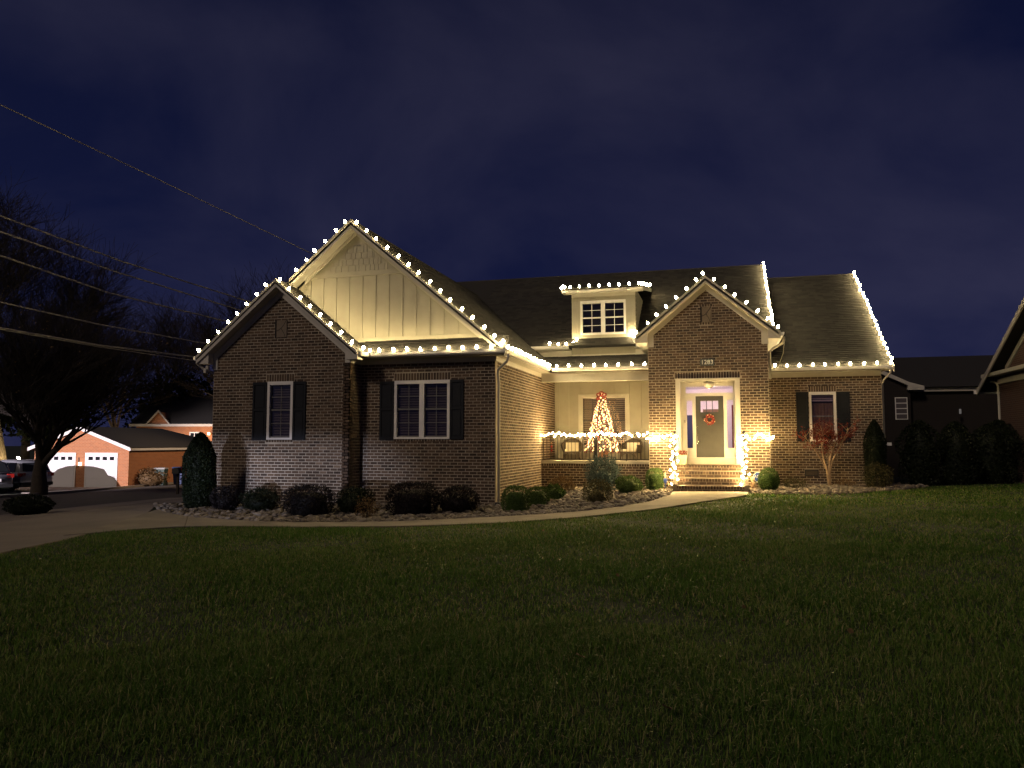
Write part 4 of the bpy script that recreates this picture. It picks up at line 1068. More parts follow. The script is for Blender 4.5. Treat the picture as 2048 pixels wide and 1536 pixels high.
# small meter box on the right corner
mbx_ = thing('utility_box', 'small white utility box on the right corner of the house', 'box', (5.2, 27.2, 0))
MB().box(5.12,5.26,27.15,27.24,-.10,.0).build('cover', M['trim_white'], mbx_); MB().box(5.06,5.13,27.17,27.22,-.07,-.03).build('bracket', M['trim_white'], mbx_)

# ------------------------------------------------------------------ shrubs
def leaf_cloud(seed, shape, rx, ry, h, n, leaf, aspect=.5, fill=.75, lump=.12, stretch=None):
    """leaf quads spread through the outer part of a crown, as (verts, tris, tone); base at z=0"""
    g = np.random.RandomState(seed)
    d = g.normal(size=(n,3)); d /= np.linalg.norm(d, axis=1)[:,None]
    ph = g.uniform(0,6.28,(6,)); fr = g.randint(2,6,(6,))
    az = np.arctan2(d[:,1], d[:,0]); el = np.arcsin(d[:,2])
    lum = 1 + lump*(np.sin(fr[0]*az+ph[0])*np.cos(fr[1]*el+ph[1]) + .6*np.sin(fr[2]*az*1.7+ph[2])*np.sin(fr[3]*el*2+ph[3]))
    r = (fill + (1-fill)*g.rand(n)**.6) * lum * (1+g.normal(0,.025,n))
    p = d*r[:,None]
    if shape == 'column':
        z = g.rand(n); prof = np.minimum(1, (1-z)*3.2)**.6*np.minimum(1, .75+z*1.5); rr_ = (fill+(1-fill)*g.rand(n)**.5)*prof*(1+lump*np.sin(fr[0]*az+8*z+ph[0]))
        p = np.stack([np.cos(az)*rr_, np.sin(az)*rr_, z*2-1], 1)
    elif shape == 'box':
        m = np.abs(d)**3.2; p = d/(m.sum(1)**(1/3.2))[:,None]*r[:,None]
    elif shape == 'cone':
        z = g.rand(n)**1.3; prof = (1-z)**.75; rr_ = (fill+(1-fill)*g.rand(n)**.5)*prof*(1+lump*np.sin(fr[0]*az+9*z+ph[0]))
        p = np.stack([np.cos(az)*rr_, np.sin(az)*rr_, z*2-1], 1)
    p = p*np.array([rx, ry, h/2]) + np.array([0,0,h/2])
    if shape == 'ball': p[:,2] = np.maximum(p[:,2], .02)
    q = g.normal(size=(n,3)) + d*1.0; q /= np.linalg.norm(q, axis=1)[:,None]
    if stretch is not None: q = q*.5 + np.array(stretch)[None]; q /= np.linalg.norm(q, axis=1)[:,None]
    t = np.cross(q, g.normal(size=(n,3))); t /= np.linalg.norm(t, axis=1)[:,None]
    L = leaf*g.uniform(.6,1.3,n)[:,None]
    a = p-q*L*.5; b = p+t*L*aspect*.5; c = p+q*L*.5; e = p-t*L*aspect*.5
    v = np.stack([a,b,c,e], 1).reshape(-1,3); i = np.arange(n)*4
    tr = np.concatenate([np.stack([i,i+1,i+2],1), np.stack([i,i+2,i+3],1)])
    return v, tr, np.repeat(np.clip(g.rand(n)*.9+.02, 0, 1), 4)
def core(shape, rx, ry, h, k=.8, seg=12):
    vs = []; fs = []; n = 7
    for i in range(n):
        t = i/(n-1); z = .03*h+t*h*(.95 if shape in ('column','cone') else .93*k)
        if shape == 'column': r = k*min(1, (1-t)*3.2+.05)**.6*min(1, .75+t)
        elif shape == 'cone': r = k*(1-t)**.75+.02
        elif shape == 'box': r = k*(.95 if t < .85 else .6)
        else: r = k*math.sqrt(max(0.02, 1-(2*t*.96-.96)**2))
        for j in range(seg): a = 2*math.pi*j/seg; vs.append((rx*r*math.cos(a), ry*r*math.sin(a), z))
    for i in range(n-1):
        for j in range(seg): fs += [(i*seg+j, i*seg+(j+1) % seg, (i+1)*seg+(j+1) % seg), (i*seg+j, (i+1)*seg+(j+1) % seg, (i+1)*seg+j)]
    for j in range(1, seg-1): fs.append(((n-1)*seg, (n-1)*seg+j, (n-1)*seg+j+1))
    return np.array(vs), np.array(fs)
def shrub(name, label, cat, x, y, w, h, shape='ball', m='boxwood', leaf=.045, n=3200, seed=0, fill=.78, lump=.08, d=None, solid=True, z=None, stretch=None, aspect=.5, kcore=.8):
    zg = hz(x, y)-.02 if z is None else z; t = thing(name, label, cat, (x, y, zg)); local(t)
    rx = w/2; ry = (d or w)/2
    v, tr, tn = leaf_cloud(seed, shape, rx, ry, h, n, leaf, aspect, fill, lump, stretch)
    if solid:
        cv, ct_ = core(shape, rx, ry, h, kcore); tr = np.concatenate([tr, ct_+len(v)]); v = np.concatenate([v, cv]); tn = np.concatenate([tn, np.full(len(cv), .05)])
    obj('foliage', tri_mesh('foliage', v, tr, M[m], tn), t)
    MB().tube([(0,0,-.05),(0,0,h*.5)], [.03,.012], 5).build('stem', M['bark'], t)
    return t
shrub('arborvitae', 'tall clipped evergreen column at the left corner of the house', 'evergreen', -13.25, 17.45, .82, 2.0, 'column', 'arb', .06, 12000, 1, .86, .03)
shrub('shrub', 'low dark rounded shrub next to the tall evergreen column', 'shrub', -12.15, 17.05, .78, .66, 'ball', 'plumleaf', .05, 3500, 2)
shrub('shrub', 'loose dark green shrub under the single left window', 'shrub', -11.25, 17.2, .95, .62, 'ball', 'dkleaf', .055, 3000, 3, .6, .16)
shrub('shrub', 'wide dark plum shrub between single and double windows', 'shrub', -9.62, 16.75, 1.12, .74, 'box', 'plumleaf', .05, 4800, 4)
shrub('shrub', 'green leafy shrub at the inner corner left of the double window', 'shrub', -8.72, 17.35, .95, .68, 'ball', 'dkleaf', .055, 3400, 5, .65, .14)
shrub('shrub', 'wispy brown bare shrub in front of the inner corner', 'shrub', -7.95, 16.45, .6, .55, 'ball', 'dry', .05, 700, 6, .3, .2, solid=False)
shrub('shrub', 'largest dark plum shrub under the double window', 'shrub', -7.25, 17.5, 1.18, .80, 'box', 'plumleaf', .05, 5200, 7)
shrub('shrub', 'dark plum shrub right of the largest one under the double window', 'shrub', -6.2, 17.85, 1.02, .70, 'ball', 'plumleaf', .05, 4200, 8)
shrub('boxwood', 'round clipped boxwood at the foot of the corner downspout', 'shrub', -4.85, 18.2, .68, .66, 'box', 'boxwood', .035, 5200, 9, .84, .05)
shrub('boxwood', 'second clipped boxwood along the side wall', 'shrub', -4.66, 19.7, .58, .50, 'box', 'boxwood', .035, 4200, 10, .84, .05)
shrub('shrub', 'low spreading green shrub along the side wall behind the boxwoods', 'shrub', -4.45, 20.7, .60, .48, 'ball', 'boxwood', .045, 2600, 11, .7, .12)
shrub('shrub', 'dry tan leafed bush against the porch base', 'shrub', -4.75, 23.2, .85, .55, 'ball', 'dry', .05, 1700, 12, .45, .15, solid=False)
shrub('dwarf_spruce', 'dwarf blue spruce in the middle of the stone bed', 'evergreen', -3.45, 23.0, 1.05, 1.15, 'ball', 'spruce', .075, 8000, 13, .55, .2, aspect=.22, kcore=.6)
shrub('shrub', 'olive brown airy shrub in front of the blue spruce', 'shrub', -3.1, 19.7, .82, .68, 'ball', 'olive', .045, 2600, 14, .5, .12, kcore=.55)
shrub('boxwood', 'wide green boxwood between blue spruce and steps', 'shrub', -2.62, 22.4, .80, .55, 'ball', 'boxwood', .04, 4200, 15, .75, .1)
shrub('boxwood', 'upright bright green boxwood left of the steps', 'shrub', -1.95, 23.25, .52, .70, 'box', 'boxwood', .035, 4600, 16, .82, .06)
shrub('boxwood', 'ball shaped boxwood right of the steps', 'shrub', 1.27, 23.35, .60, .70, 'ball', 'boxwood', .035, 5200, 17, .86, .04)
shrub('shrub', 'small dry shrub right of the ball boxwood', 'shrub', 2.05, 24.6, .75, .38, 'ball', 'olive', .04, 1300, 18, .4, .15, solid=False)
shrub('shrub', 'low dry ground plant right of the red maple', 'shrub', 3.7, 26.2, .8, .30, 'ball', 'dry', .04, 700, 19, .4, .15, solid=False)
shrub('arborvitae', 'narrow evergreen column at the right corner of the house', 'evergreen', 4.62, 26.35, .66, 2.15, 'column', 'arb', .05, 8000, 20, .82, .05)
shrub('shrub', 'dull brown twiggy shrub in front of the right evergreen column', 'shrub', 4.45, 25.2, .95, .85, 'ball', 'olive', .05, 1800, 21, .45, .15, solid=False)
for i, (x, y, w, h) in enumerate(((6.4,28.6,1.3,2.2),(7.7,29.4,1.4,2.15),(9.0,30.4,1.5,2.1),(10.3,33.6,1.6,2.4))):
    shrub('arborvitae', ['dark evergreen just right of the house', 'dark evergreen second from the house on the right', 'dark evergreen third from the house on the right', 'dark evergreen against the right neighbour wall'][i], 'evergreen', x, y, w, h, 'column', 'dkleaf', .09, 4200, 40+i, .72, .2, kcore=.68)
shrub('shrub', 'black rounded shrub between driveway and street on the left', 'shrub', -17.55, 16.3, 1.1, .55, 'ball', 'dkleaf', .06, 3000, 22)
shrub('shrub', 'dry tan bush at the corner of the orange brick garage', 'shrub', -32.6, 38.6, 1.9, 1.15, 'ball', 'dry', .12, 1600, 23, .5)

# ------------------------------------------------------------------ trees
def branchy(seed, base_r, height, levels, spread, n_child, trunk_h, gravity=.0, lean=(0,0), gk=(.52,.80)):
    """recursive bare tree; returns thick segments and thin twigs"""
    g = random.Random(seed); thick = []; thin = []
    def grow(p, d, length, r, lv):
        n = 4 if lv < 2 else 3; path = [p.copy()]; rad = [r]; q = p.copy(); dd = d.copy()
        for i in range(n):
            dd = (dd + Vector((g.gauss(0,.10), g.gauss(0,.10), g.gauss(0,.06)+gravity*.03))).normalized(); q = q + dd*(length/n); path.append(q.copy()); rad.append(r*(1-.55*(i+1)/n))
        (thick if lv < 3 else thin).append((path, rad))
        if lv >= levels: return
        k = n_child[min(lv, len(n_child)-1)]
        for j in range(k):
            t = g.uniform(.35 if lv else .55, 1.0); idx = min(int(t*n), n-1); f = t*n-idx; pos = path[idx].lerp(path[idx+1], f)
            a = g.uniform(0, 6.283); ax = Vector((math.cos(a), math.sin(a), g.uniform(-.2,.7)))
            nd = (dd*(1.0-spread*.35) + ax*spread*g.uniform(.5,1.1)).normalized()
            grow(pos, nd, length*g.uniform(*gk), max(rad[idx]*g.uniform(.45,.65), .006), lv+1)
    grow(Vector((0,0,-.3)), Vector((lean[0], lean[1], 1)).normalized(), trunk_h, base_r, 0)
    return thick, thin
def bare_tree(name, label, loc, seed, base_r, trunk_h, n_child, levels=5, spread=.75, leaves=0, bark='bark', scale=1.0, twig_r=.014, grow_k=(.52,.80)):
    t = thing(name, label, 'tree', loc); local(t)
    thick, thin = branchy(seed, base_r, 0, levels, spread, n_child, trunk_h, lean=(.03,0), gk=grow_k)
    mb = MB()
    for path, rad in thick: mb.tube(path, rad, 6, cap=False)
    mb.build('trunk', M[bark], t, smooth=True)
    tw = MB()
    for path, rad in thin: tw.tube(path, [max(r, twig_r*.5) for r in rad], 3, cap=False)
    tw.build('crown', M['twig'], t)
    if leaves:
        g = random.Random(seed+1); vs = []
        for _ in range(leaves):
            path, rad = g.choice(thin); c = path[g.randrange(1, len(path))]
            d = Vector((g.gauss(0,1),g.gauss(0,1),g.gauss(0,1))).normalized()*.10; e = Vector((g.gauss(0,1),g.gauss(0,1),g.gauss(0,1))).normalized()*.06; vs += [c-e, c+e, c+d]
        obj('leaves', tri_mesh('leaves', [tuple(v) for v in vs], np.arange(len(vs)).reshape(-1,3), M['dry'], [g.random() for _ in vs]), t)
    return t
bare_tree('street_tree', 'big bare spreading tree with low forks on the left verge', (-30.6, 28.9, hz(-30.6,28.9)), 7, .42, 2.5, [8,6,6,5,4], 5, .58, leaves=500, grow_k=(.76,1.02), twig_r=.010)
bt = bare_tree('bare_tree', 'tall bare tree with pale stems behind the garage on the left', (-45, 50, hz(-45,50)), 17, .26, 6.2, [6,6,5,5,5], 5, .60, bark='bark_pale', twig_r=.016, grow_k=(.54,.82))
for i, (x, y, r, s, lb) in enumerate(((-53,47,1.0,1.45,'tallest bare tree at the far left edge behind the wires'), (-38,56,2.1,1.1,'bare tree with pale stems behind the middle of the wires'), (-50,58,4.0,1.1,'bare tree far behind the parked cars'),
        (-32,62,3.0,.75,'smaller bare tree just left of the left gable'), (-60,55,5.2,1.7,'bare tree half cut off by the left edge of the view'))):
    copy_thing(bt, (x, y, hz(x,y)), r, s, lb)
bt2 = bare_tree('bare_tree', 'faint bare tree above the dark roof on the far right', (18, 70, -2.1), 23, .22, 3.6, [6,5,5,4,3], 5, .75, twig_r=.03)
copy_thing(bt2, (21.5, 74, -2.1), 2.2, .95, 'faint bare tree furthest right behind the neighbouring gable'); copy_thing(bt2, (11.5, 72, -2.1), 1.2, .72, 'small faint bare tree just right of the lit right roof edge')
def leafy_tree(name, label, loc, seed, w, h, n=5000, m='dkleaf', leaf=.45):
    t = thing(name, label, 'tree', loc); local(t)
    MB().tube([(0,0,-.3),(.1,0,h*.3),(0,.1,h*.7)], [.3,.22,.08], 7).build('trunk', M['bark'], t)
    vs = []; ts = []; tn = []; k = 0; g = random.Random(seed)
    for i in range(9):
        cx, cy, cz = g.gauss(0,w*.22), g.gauss(0,w*.22), h*g.uniform(.12,.72); v, tr, to = leaf_cloud(seed*20+i, 'ball', w*.3, w*.3, h*.42, n//9, leaf, .6, .3, .2)
        vs.append(v+np.array([cx,cy,cz])); ts.append(tr+k); tn.append(to); k += len(v)
    obj('crown', tri_mesh('crown', np.concatenate(vs), np.concatenate(ts), M[m], np.concatenate(tn)), t); return t
lt = leafy_tree('evergreen_tree', 'dense dark evergreen behind the orange brick garage', (-47, 58, hz(-47,58)), 3, 8, 8.5)
for i, (x, y, s, r, lb) in enumerate(((-40,64,1.0,1,'dense dark evergreen behind the small lit gable on the left'), (-55,52,1.1,2,'dense dark evergreen at the left edge behind the cars'), (-33,68,.9,3,'dense dark evergreen touching the left corner of the house'), (-63,60,1.2,4,'dense dark evergreen furthest left behind the street tree'), (-26,72,.8,5,'dense dark evergreen hidden low behind the left gable'))):
    copy_thing(lt, (x, y, hz(x,y)), r, s, lb)
# young red maple in front of the right window
mp = thing('japanese_maple', 'young red leafed maple with thin forked stems before the right window', 'tree', (3.16, 25.6, hz(3.16,25.6))); local(mp)
g = random.Random(12); tk = MB(); tw = MB(); lv = []
stems = [((0,0,0),(-.05,0,.55),(-.30,.05,1.05),(-.78,.05,1.75)), ((.02,0,0),(.02,.02,.6),(.0,.05,1.3),(.10,.05,1.95)), ((0,0,.4),(.10,0,.8),(.38,.02,1.35),(.62,0,1.85)), ((0,0,.5),(.06,.0,.95),(.20,.1,1.35),(.25,.1,1.7)), ((0,0,.45),(-.12,0,.8),(-.20,-.1,1.3),(-.15,0,1.75))]
for st in stems:
    tk.tube([Vector(p) for p in st], [.046,.034,.020,.009], 6, cap=False)
    for _ in range(14):
        i = g.choice((1,2,2,2)); p = Vector(st[i]).lerp(Vector(st[i+1] if i < 3 else st[3]), g.random()); d = Vector((g.gauss(0,.6), g.gauss(0,.4), g.uniform(.2,1))).normalized()*g.uniform(.2,.5)
        tw.tube([p, p+d*.5+Vector((0,0,.02)), p+d], [.011,.008,.005], 4, cap=False)
        for _ in range(26):
            c = p+d*g.uniform(.4,1.1)+Vector((g.gauss(0,.05),g.gauss(0,.05),g.gauss(0,.05)))
            if c.z < 1.05: continue
            e = Vector((g.gauss(0,1),g.gauss(0,1),g.gauss(0,1))).normalized()*.06; f = Vector((g.gauss(0,1),g.gauss(0,1),g.gauss(0,1))).normalized()*.024; lv += [c-f, c+f, c+e]
tk.build('trunk', M['bark_maple'], mp, smooth=True); tw.build('branches', M['bark_maple'], mp)
obj('leaves', tri_mesh('leaves', [tuple(v) for v in lv], np.arange(len(lv)).reshape(-1,3), M['maple'], [g.random() for _ in lv]), mp)
nst = thing('bird_nest', 'small dark twig nest in the fork of the red maple', 'nest', (3.2, 25.6, .18))
MB().tube([(3.13+.10*math.cos(a), 25.55+.08*math.sin(a), .17+.05*math.sin(a*2)) for a in np.linspace(0,6.283,17)], .02, 5).build('rim', M['bark'], nst)
MB().lathe([(.02,-.06),(.07,-.03),(.10,.0)], 10, (3.13,25.55,.17)).build('cup', M['bark'], nst)

# ------------------------------------------------------------------ river stones
gs_ = np.random.RandomState(77)
def in_poly(x, y, poly):
    poly = np.asarray(poly); n = len(poly); ins = np.zeros(np.shape(x), bool); j = n-1
    for i in range(n):
        xi, yi, xj, yj = poly[i,0], poly[i,1], poly[j,0], poly[j,1]
        ins ^= ((yi > y) != (yj > y)) & (x < (xj-xi)*(y-yi)/(yj-yi+1e-12)+xi); j = i
    return ins
BED1 = np.concatenate([re_, np.array(HB[::-1])]); BED2 = np.concatenate([smooth_line(BR_N, 30, 1), np.array(BR_F[::-1])])
def stone_mesh(seed):
    g = np.random.RandomState(seed); vs = []; fs = []; seg = 7; rings = [(-.9,.35),(-.35,.9),(.25,1.0),(.72,.68),(.95,.25)]
    for z, r in rings:
        for k in range(seg):
            a = 2*math.pi*k/seg; rr2 = r*g.uniform(.85,1.12); vs.append((rr2*math.cos(a), rr2*math.sin(a), z*g.uniform(.9,1.05)))
    for i in range(len(rings)-1):
        for k in range(seg): fs.append((i*seg+k, i*seg+(k+1) % seg, (i+1)*seg+(k+1) % seg, (i+1)*seg+k))
    fs.append(tuple((len(rings)-1)*seg+k for k in range(seg)))
    return np.array(vs), fs
protos = [stone_mesh(i) for i in range(7)]; stone_me = []
for v, f in protos: stone_me.append(MB().add(v, f).mesh('river_stone', M['stone'], True))
cand = []
for bed, n in ((BED1, 5200), (BED2, 1300)):
    lo, hi = bed.min(0), bed.max(0); P = gs_.uniform(lo, hi, (n*3, 2)); P = P[in_poly(P[:,0], P[:,1], bed)][:n]
    for p in P: cand.append((p[0], p[1], gs_.choice([.035,.05,.06,.075,.095], p=[.25,.3,.24,.15,.06])))
cand += [(3.16+.42*math.cos(a)*gs_.uniform(.5,1), 25.3+.4*math.sin(a)*gs_.uniform(.5,1), gs_.uniform(.06,.11)) for a in np.linspace(0,6.28,26)]
cx = np.array([c[0] for c in cand]); cy = np.array([c[1] for c in cand]); cz_ = hgt(cx, cy)
dist = np.hypot(cx, cy); show = np.array([c[2] for c in cand])/dist
front = np.array([c[1] < 20.5 or c[0] > -2.5 for c in cand]); order = np.argsort(-(show*np.where(front, 1, .9)))
sel = set(order[:290].tolist()); sm = MB()
for i, (x, y, s) in enumerate(cand):
    rz = gs_.uniform(0,6.28); sc = (s*gs_.uniform(.9,1.35), s*gs_.uniform(.75,1.05), s*gs_.uniform(.5,.75)); z = cz_[i]+.012+sc[2]*gs_.uniform(.25,.75)
    if i in sel:
        o = obj('river_stone', stone_me[i % 7], None, (x, y, z), (gs_.uniform(-.3,.3), gs_.uniform(-.3,.3), rz), sc)
        tag(o, 'one of the larger pale river stones in the beds along the house', 'stone', 'larger river stones in the beds')
    else:
        v, f = protos[i % 7]; c_, s_ = math.cos(rz), math.sin(rz); q = v*np.array(sc); q = np.stack([q[:,0]*c_-q[:,1]*s_+x, q[:,0]*s_+q[:,1]*c_+y, q[:,2]+z], 1)
        sm.add(q, f, gs_.uniform(.01,.99))
o = sm.build('river_gravel', M['stone'], None, smooth=True, kind='stuff'); tag(o, 'tan and grey river gravel filling the beds along the house', 'gravel')

# ------------------------------------------------------------------ lawn grass
gg = np.random.RandomState(5)
LAWN = np.array([(-7.2,-3),(-9.2,4),(-10.50,9.34),(-11.15,11.15),(-11.7,12.6)] + [tuple(p) for p in ge[4:]] + [(.76,21.7)] + [tuple(p) for p in smooth_line(BR_N, 30, 1)] + [(8,29),(16,32),(22,26),(18,10),(9,-3)])
def blades(rmin, rmax, dens, width, hmin, hmax, nseg, ang=R(43)):
    n = int(dens*ang*(rmax**2-rmin**2)); r = np.sqrt(gg.uniform(rmin**2, rmax**2, n)); a = gg.uniform(-ang, ang, n)+TH+R(90)
    x, y = r*np.cos(a), r*np.sin(a); k = in_poly(x+gg.normal(0,.045,n), y+gg.normal(0,.045,n), LAWN); x, y = x[k], y[k]
    # patchy density and height
    pn = np.sin(x*1.3+np.sin(y*.9)*1.7)+np.sin(y*1.7+np.sin(x*1.1)*1.3)+.6*np.sin(x*3.7+y*2.9)+.5*np.sin(x*7.1-y*6.3)
    keep = gg.rand(len(x)) < np.clip(.78+.14*pn, .3, 1); x, y, pn = x[keep], y[keep], pn[keep]; n = len(x)
    z = hgt(x, y)+.002; h = gg.uniform(hmin, hmax, n)*(1+.16*pn); tall = gg.rand(n) < .03; h[tall] *= 1.5
    az = gg.uniform(0, 6.283, n); ln = gg.uniform(.25, 1.25, n)*h; wx, wy = -np.sin(az), np.cos(az); tw = gg.uniform(-.6,.6,n); wx, wy = wx*np.cos(tw)-wy*np.sin(tw), wx*np.sin(tw)+wy*np.cos(tw)
    w = width*gg.uniform(.6,1.25,n); dx, dy = np.cos(az)*ln, np.sin(az)*ln
    B0 = np.stack([x-wx*w/2, y-wy*w/2, z], 1); B1 = np.stack([x+wx*w/2, y+wy*w/2, z], 1); T = np.stack([x+dx, y+dy, z+h*np.sqrt(np.maximum(.15,1-(ln/h)**2*.6))], 1)
    pt_ = np.sin(x*.55+1.3*np.sin(y*.42))*np.sin(y*.63+1.1*np.sin(x*.37))+.5*np.sin(x*2.1+y*1.4)*np.sin(y*1.9-x*.8)
    tone = np.clip(gg.beta(2,2.3,n)*.82+.05*pn+.13*pt_+.02, 0, .96); tone[gg.rand(n) < .02] = .99
    if nseg == 1:
        v = np.stack([B0,B1,T],1).reshape(-1,3); t = np.arange(n*3).reshape(-1,3); return v, t, np.repeat(tone, 3)
    Mx = np.stack([x+dx*.35, y+dy*.35, z+h*.58], 1); M0 = Mx-np.stack([wx*w*.4, wy*w*.4, 0*w],1); M1 = Mx+np.stack([wx*w*.4, wy*w*.4, 0*w],1)
    v = np.stack([B0,B1,M1,M0,T],1).reshape(-1,3); i = np.arange(n)*5
    t = np.concatenate([np.stack([i,i+1,i+2],1), np.stack([i,i+2,i+3],1), np.stack([i+3,i+2,i+4],1)]); return v, t, np.repeat(tone, 5)
parts = [blades(2.2,6.5,6200,.0055,.035,.080,2), blades(6.5,12,2300,.009,.035,.072,2), blades(12,19,900,.016,.035,.068,1), blades(19,34,360,.028,.035,.065,1)]
k = 0; V, T_, N_ = [], [], []
for v, t, n in parts: V.append(v); T_.append(t+k); N_.append(n); k += len(v)
o = obj('lawn_grass', tri_mesh('lawn_grass', np.concatenate(V), np.concatenate(T_), M['grass'], np.concatenate(N_)), kind='stuff'); tag(o, 'dark green mown lawn in front of the house', 'grass')
# fallen leaves
gl_ = random.Random(91)
for x, y, lb in ((-.32, 4.32, 'curled brown fallen leaf on the lawn at the bottom of the view'), (-.95,5.2,'small pale fallen leaf on the lawn left of the curled one')) + tuple((gl_.uniform(-6,3), gl_.uniform(5.5,15), None) for _ in range(16)):
    z = hz(x,y)+.07; lf = MB(); lf.add([(-.06,0,0),(-.02,.035,.02),(.05,.03,.01),(.075,0,.03),(.04,-.035,.015),(-.02,-.03,.022),(.0,0,.005)], [(0,6,1),(1,6,2),(2,6,3),(3,6,4),(4,6,5),(5,6,0)])
    o = obj('fallen_leaf', lf.mesh('fallen_leaf', M['dry']), None, (x,y,z), (.3,.5,1.1 if lb else gl_.uniform(0,6)), (.7,)*3 if lb else (gl_.uniform(.35,.6),)*3)
    tag(o, lb or 'tiny dry leaf scattered on the middle of the lawn', 'leaf', None if lb else 'scattered dry leaves on the lawn')

# ------------------------------------------------------------------ neighbours
def put(root, loc, rz): root.location = loc; root.rotation_euler = (0,0,rz); local(root); return root
def hip_gable(root, w2, eave, rise, L, over=.25, hip_back=True, m_wall='brickred', m_roof='shingle', base=-.6):
    """front gable house in local coordinates, front wall at y=0"""
    MB().prism([(-w2,base),(w2,base),(w2,eave),(0,eave+rise),(-w2,eave)], 'y', 0, .15).build('front_wall', M[m_wall], root)
    for s in (-1, 1): MB().box(min(s*w2,s*(w2-.15)), max(s*w2,s*(w2-.15)), .15, L, base, eave).build('side_wall', M[m_wall], root)
    k = rise/w2; e = w2+over; ez = eave-k*over; rz_ = eave+rise+.06; rb_ = L-w2 if hip_back else L+over
    for s in (-1, 1):
        MB().add([(s*e,-over,ez+.06),(0,-over,rz_),(0,rb_,rz_),(s*e,L+over,ez+.06),(s*e,-over,ez-.04),(0,-over,rz_-.1),(0,rb_,rz_-.1),(s*e,L+over,ez-.04)],
                 [(0,1,2,3),(7,6,5,4),(0,4,5,1),(1,5,6,2),(2,6,7,3),(3,7,4,0)]).build('roof', M[m_roof], root)
        MB().prism([(0,rz_-.02),(s*e,ez+.04),(s*e,ez-.16),(0,rz_-.2)], 'y', -over-.03, -over).build('rake_board', M['trim_white'], root)
        MB().box(min(s*e,s*e+s*.03), max(s*e,s*e+s*.03), -over, L+over, ez-.13, ez+.0).build('gutter', M['trim_white'], root)
    if hip_back: MB().add([(-e,L+over,ez+.06),(e,L+over,ez+.06),(0,rb_,rz_)], [(0,1,2)]).build('roof', M[m_roof], root)
    MB().box(-e, e, -over, .0, ez-.16, ez-.14).build('soffit', M['trim_white'], root) if False else None
ga = thing('brick_garage', 'orange brick garage with two white doors lit by an assumed flood light on the left', 'garage', (0,0,0)); put(ga, (-36.0, 36.8, -2.62), R(5))
hip_gable(ga, 3.1, 2.38, 1.12, 10.5)
for x0, x1 in ((-2.35,-.40), (.38,2.33)):
    d = MB().box(x0, x1, -.03, .0, 0, 1.95).build('garage_door', M['garage_white'], ga)
    for r in range(4):
        if r < 3: MB().box(x0+.03, x1-.03, -.045, -.03, .05+r*.49, .50+r*.49).build('panel', M['garage_white'], d)
    for i in range(4): MB().box(x0+.14+i*.46, x0+.42+i*.46, -.042, -.03, 1.60, 1.80).build('pane', M['carglass'], d)
    MB().box(x0-.08, x1+.08, -.05, -.0, 1.95, 2.03).build('casing', M['trim_white'], d)
    for xx in (x0-.08, x1): MB().box(xx, xx+.08, -.05, 0, 0, 1.95).build('casing', M['trim_white'], d)
MB().box(-.08, .06, -.12, -.0, 1.28, 1.48).build('wall_lantern', emis('lantern_glow', (1,.85,.6), 3), ga)
MB().box(-.16, -.09, -.02, 0, 1.2, 1.75).build('house_number', M['plastic_blk'], ga)

fh = thing('far_house', 'orange lit brick house with a small gable behind the garage roof', 'house', (0,0,0)); put(fh, (-42.2, 52.8, -2.6), R(15))
MB().box(-3.4,9,0,8,-.5,4.05).build('wall', M['brickred'], fh)
MB().prism([(-.4,4.0),(8.4,4.0),(4,6.6)], 'x', -3.8, 9.4).build('roof', M['roofbase'], fh)
MB().box(-3.8,9.4,-.45,-.35,3.88,4.08).build('gutter', M['trim'], fh)
MB().prism([(-2.3,4.1),(-.7,4.1),(-1.5,5.05)], 'y', -.25, 1.2).build('gable', M['brickred'], fh)
for s in (-1,1): MB().prism([(-1.5,5.2),(-1.5+s*.95,4.1),(-1.5+s*.95,3.98),(-1.5,5.06)], 'y', -.42, -.26).build('rake_board', M['trim'], fh)
for x in (1.0, 3.4):
    w = MB().box(x-.08,x+.75,-.05,0,1.9,3.45).build('window', M['trim_white'], fh)
    for q in (.0, .36): MB().box(x+q,x+q+.28,-.06,-.05,2.0,3.35).build('pane', M['carglass'], w)
MB().box(5.6,6.8,3,4.2,5.2,7.6).build('chimney', M['brickred'], fh)
MB().box(2.55,2.7,-.5,-.35,3.2,3.4).build('assumed_porch_lantern', emis('assumed_porch_glow', (1,.7,.4), 6), fh)  # assumed lantern, added to go with the lamp below
pl_ = bpy.data.lights.new('assumed_porch_lamp', 'POINT'); pl_.energy = 260; pl_.color = (1,.66,.36); pl_.shadow_soft_size = .15  # assumed lamp, added for the warm light on this wall
plo = bpy.data.objects.new('assumed_porch_lamp', pl_); C.objects.link(plo); plo.parent = fh; plo.location = (2.4,-2.2,2.6)

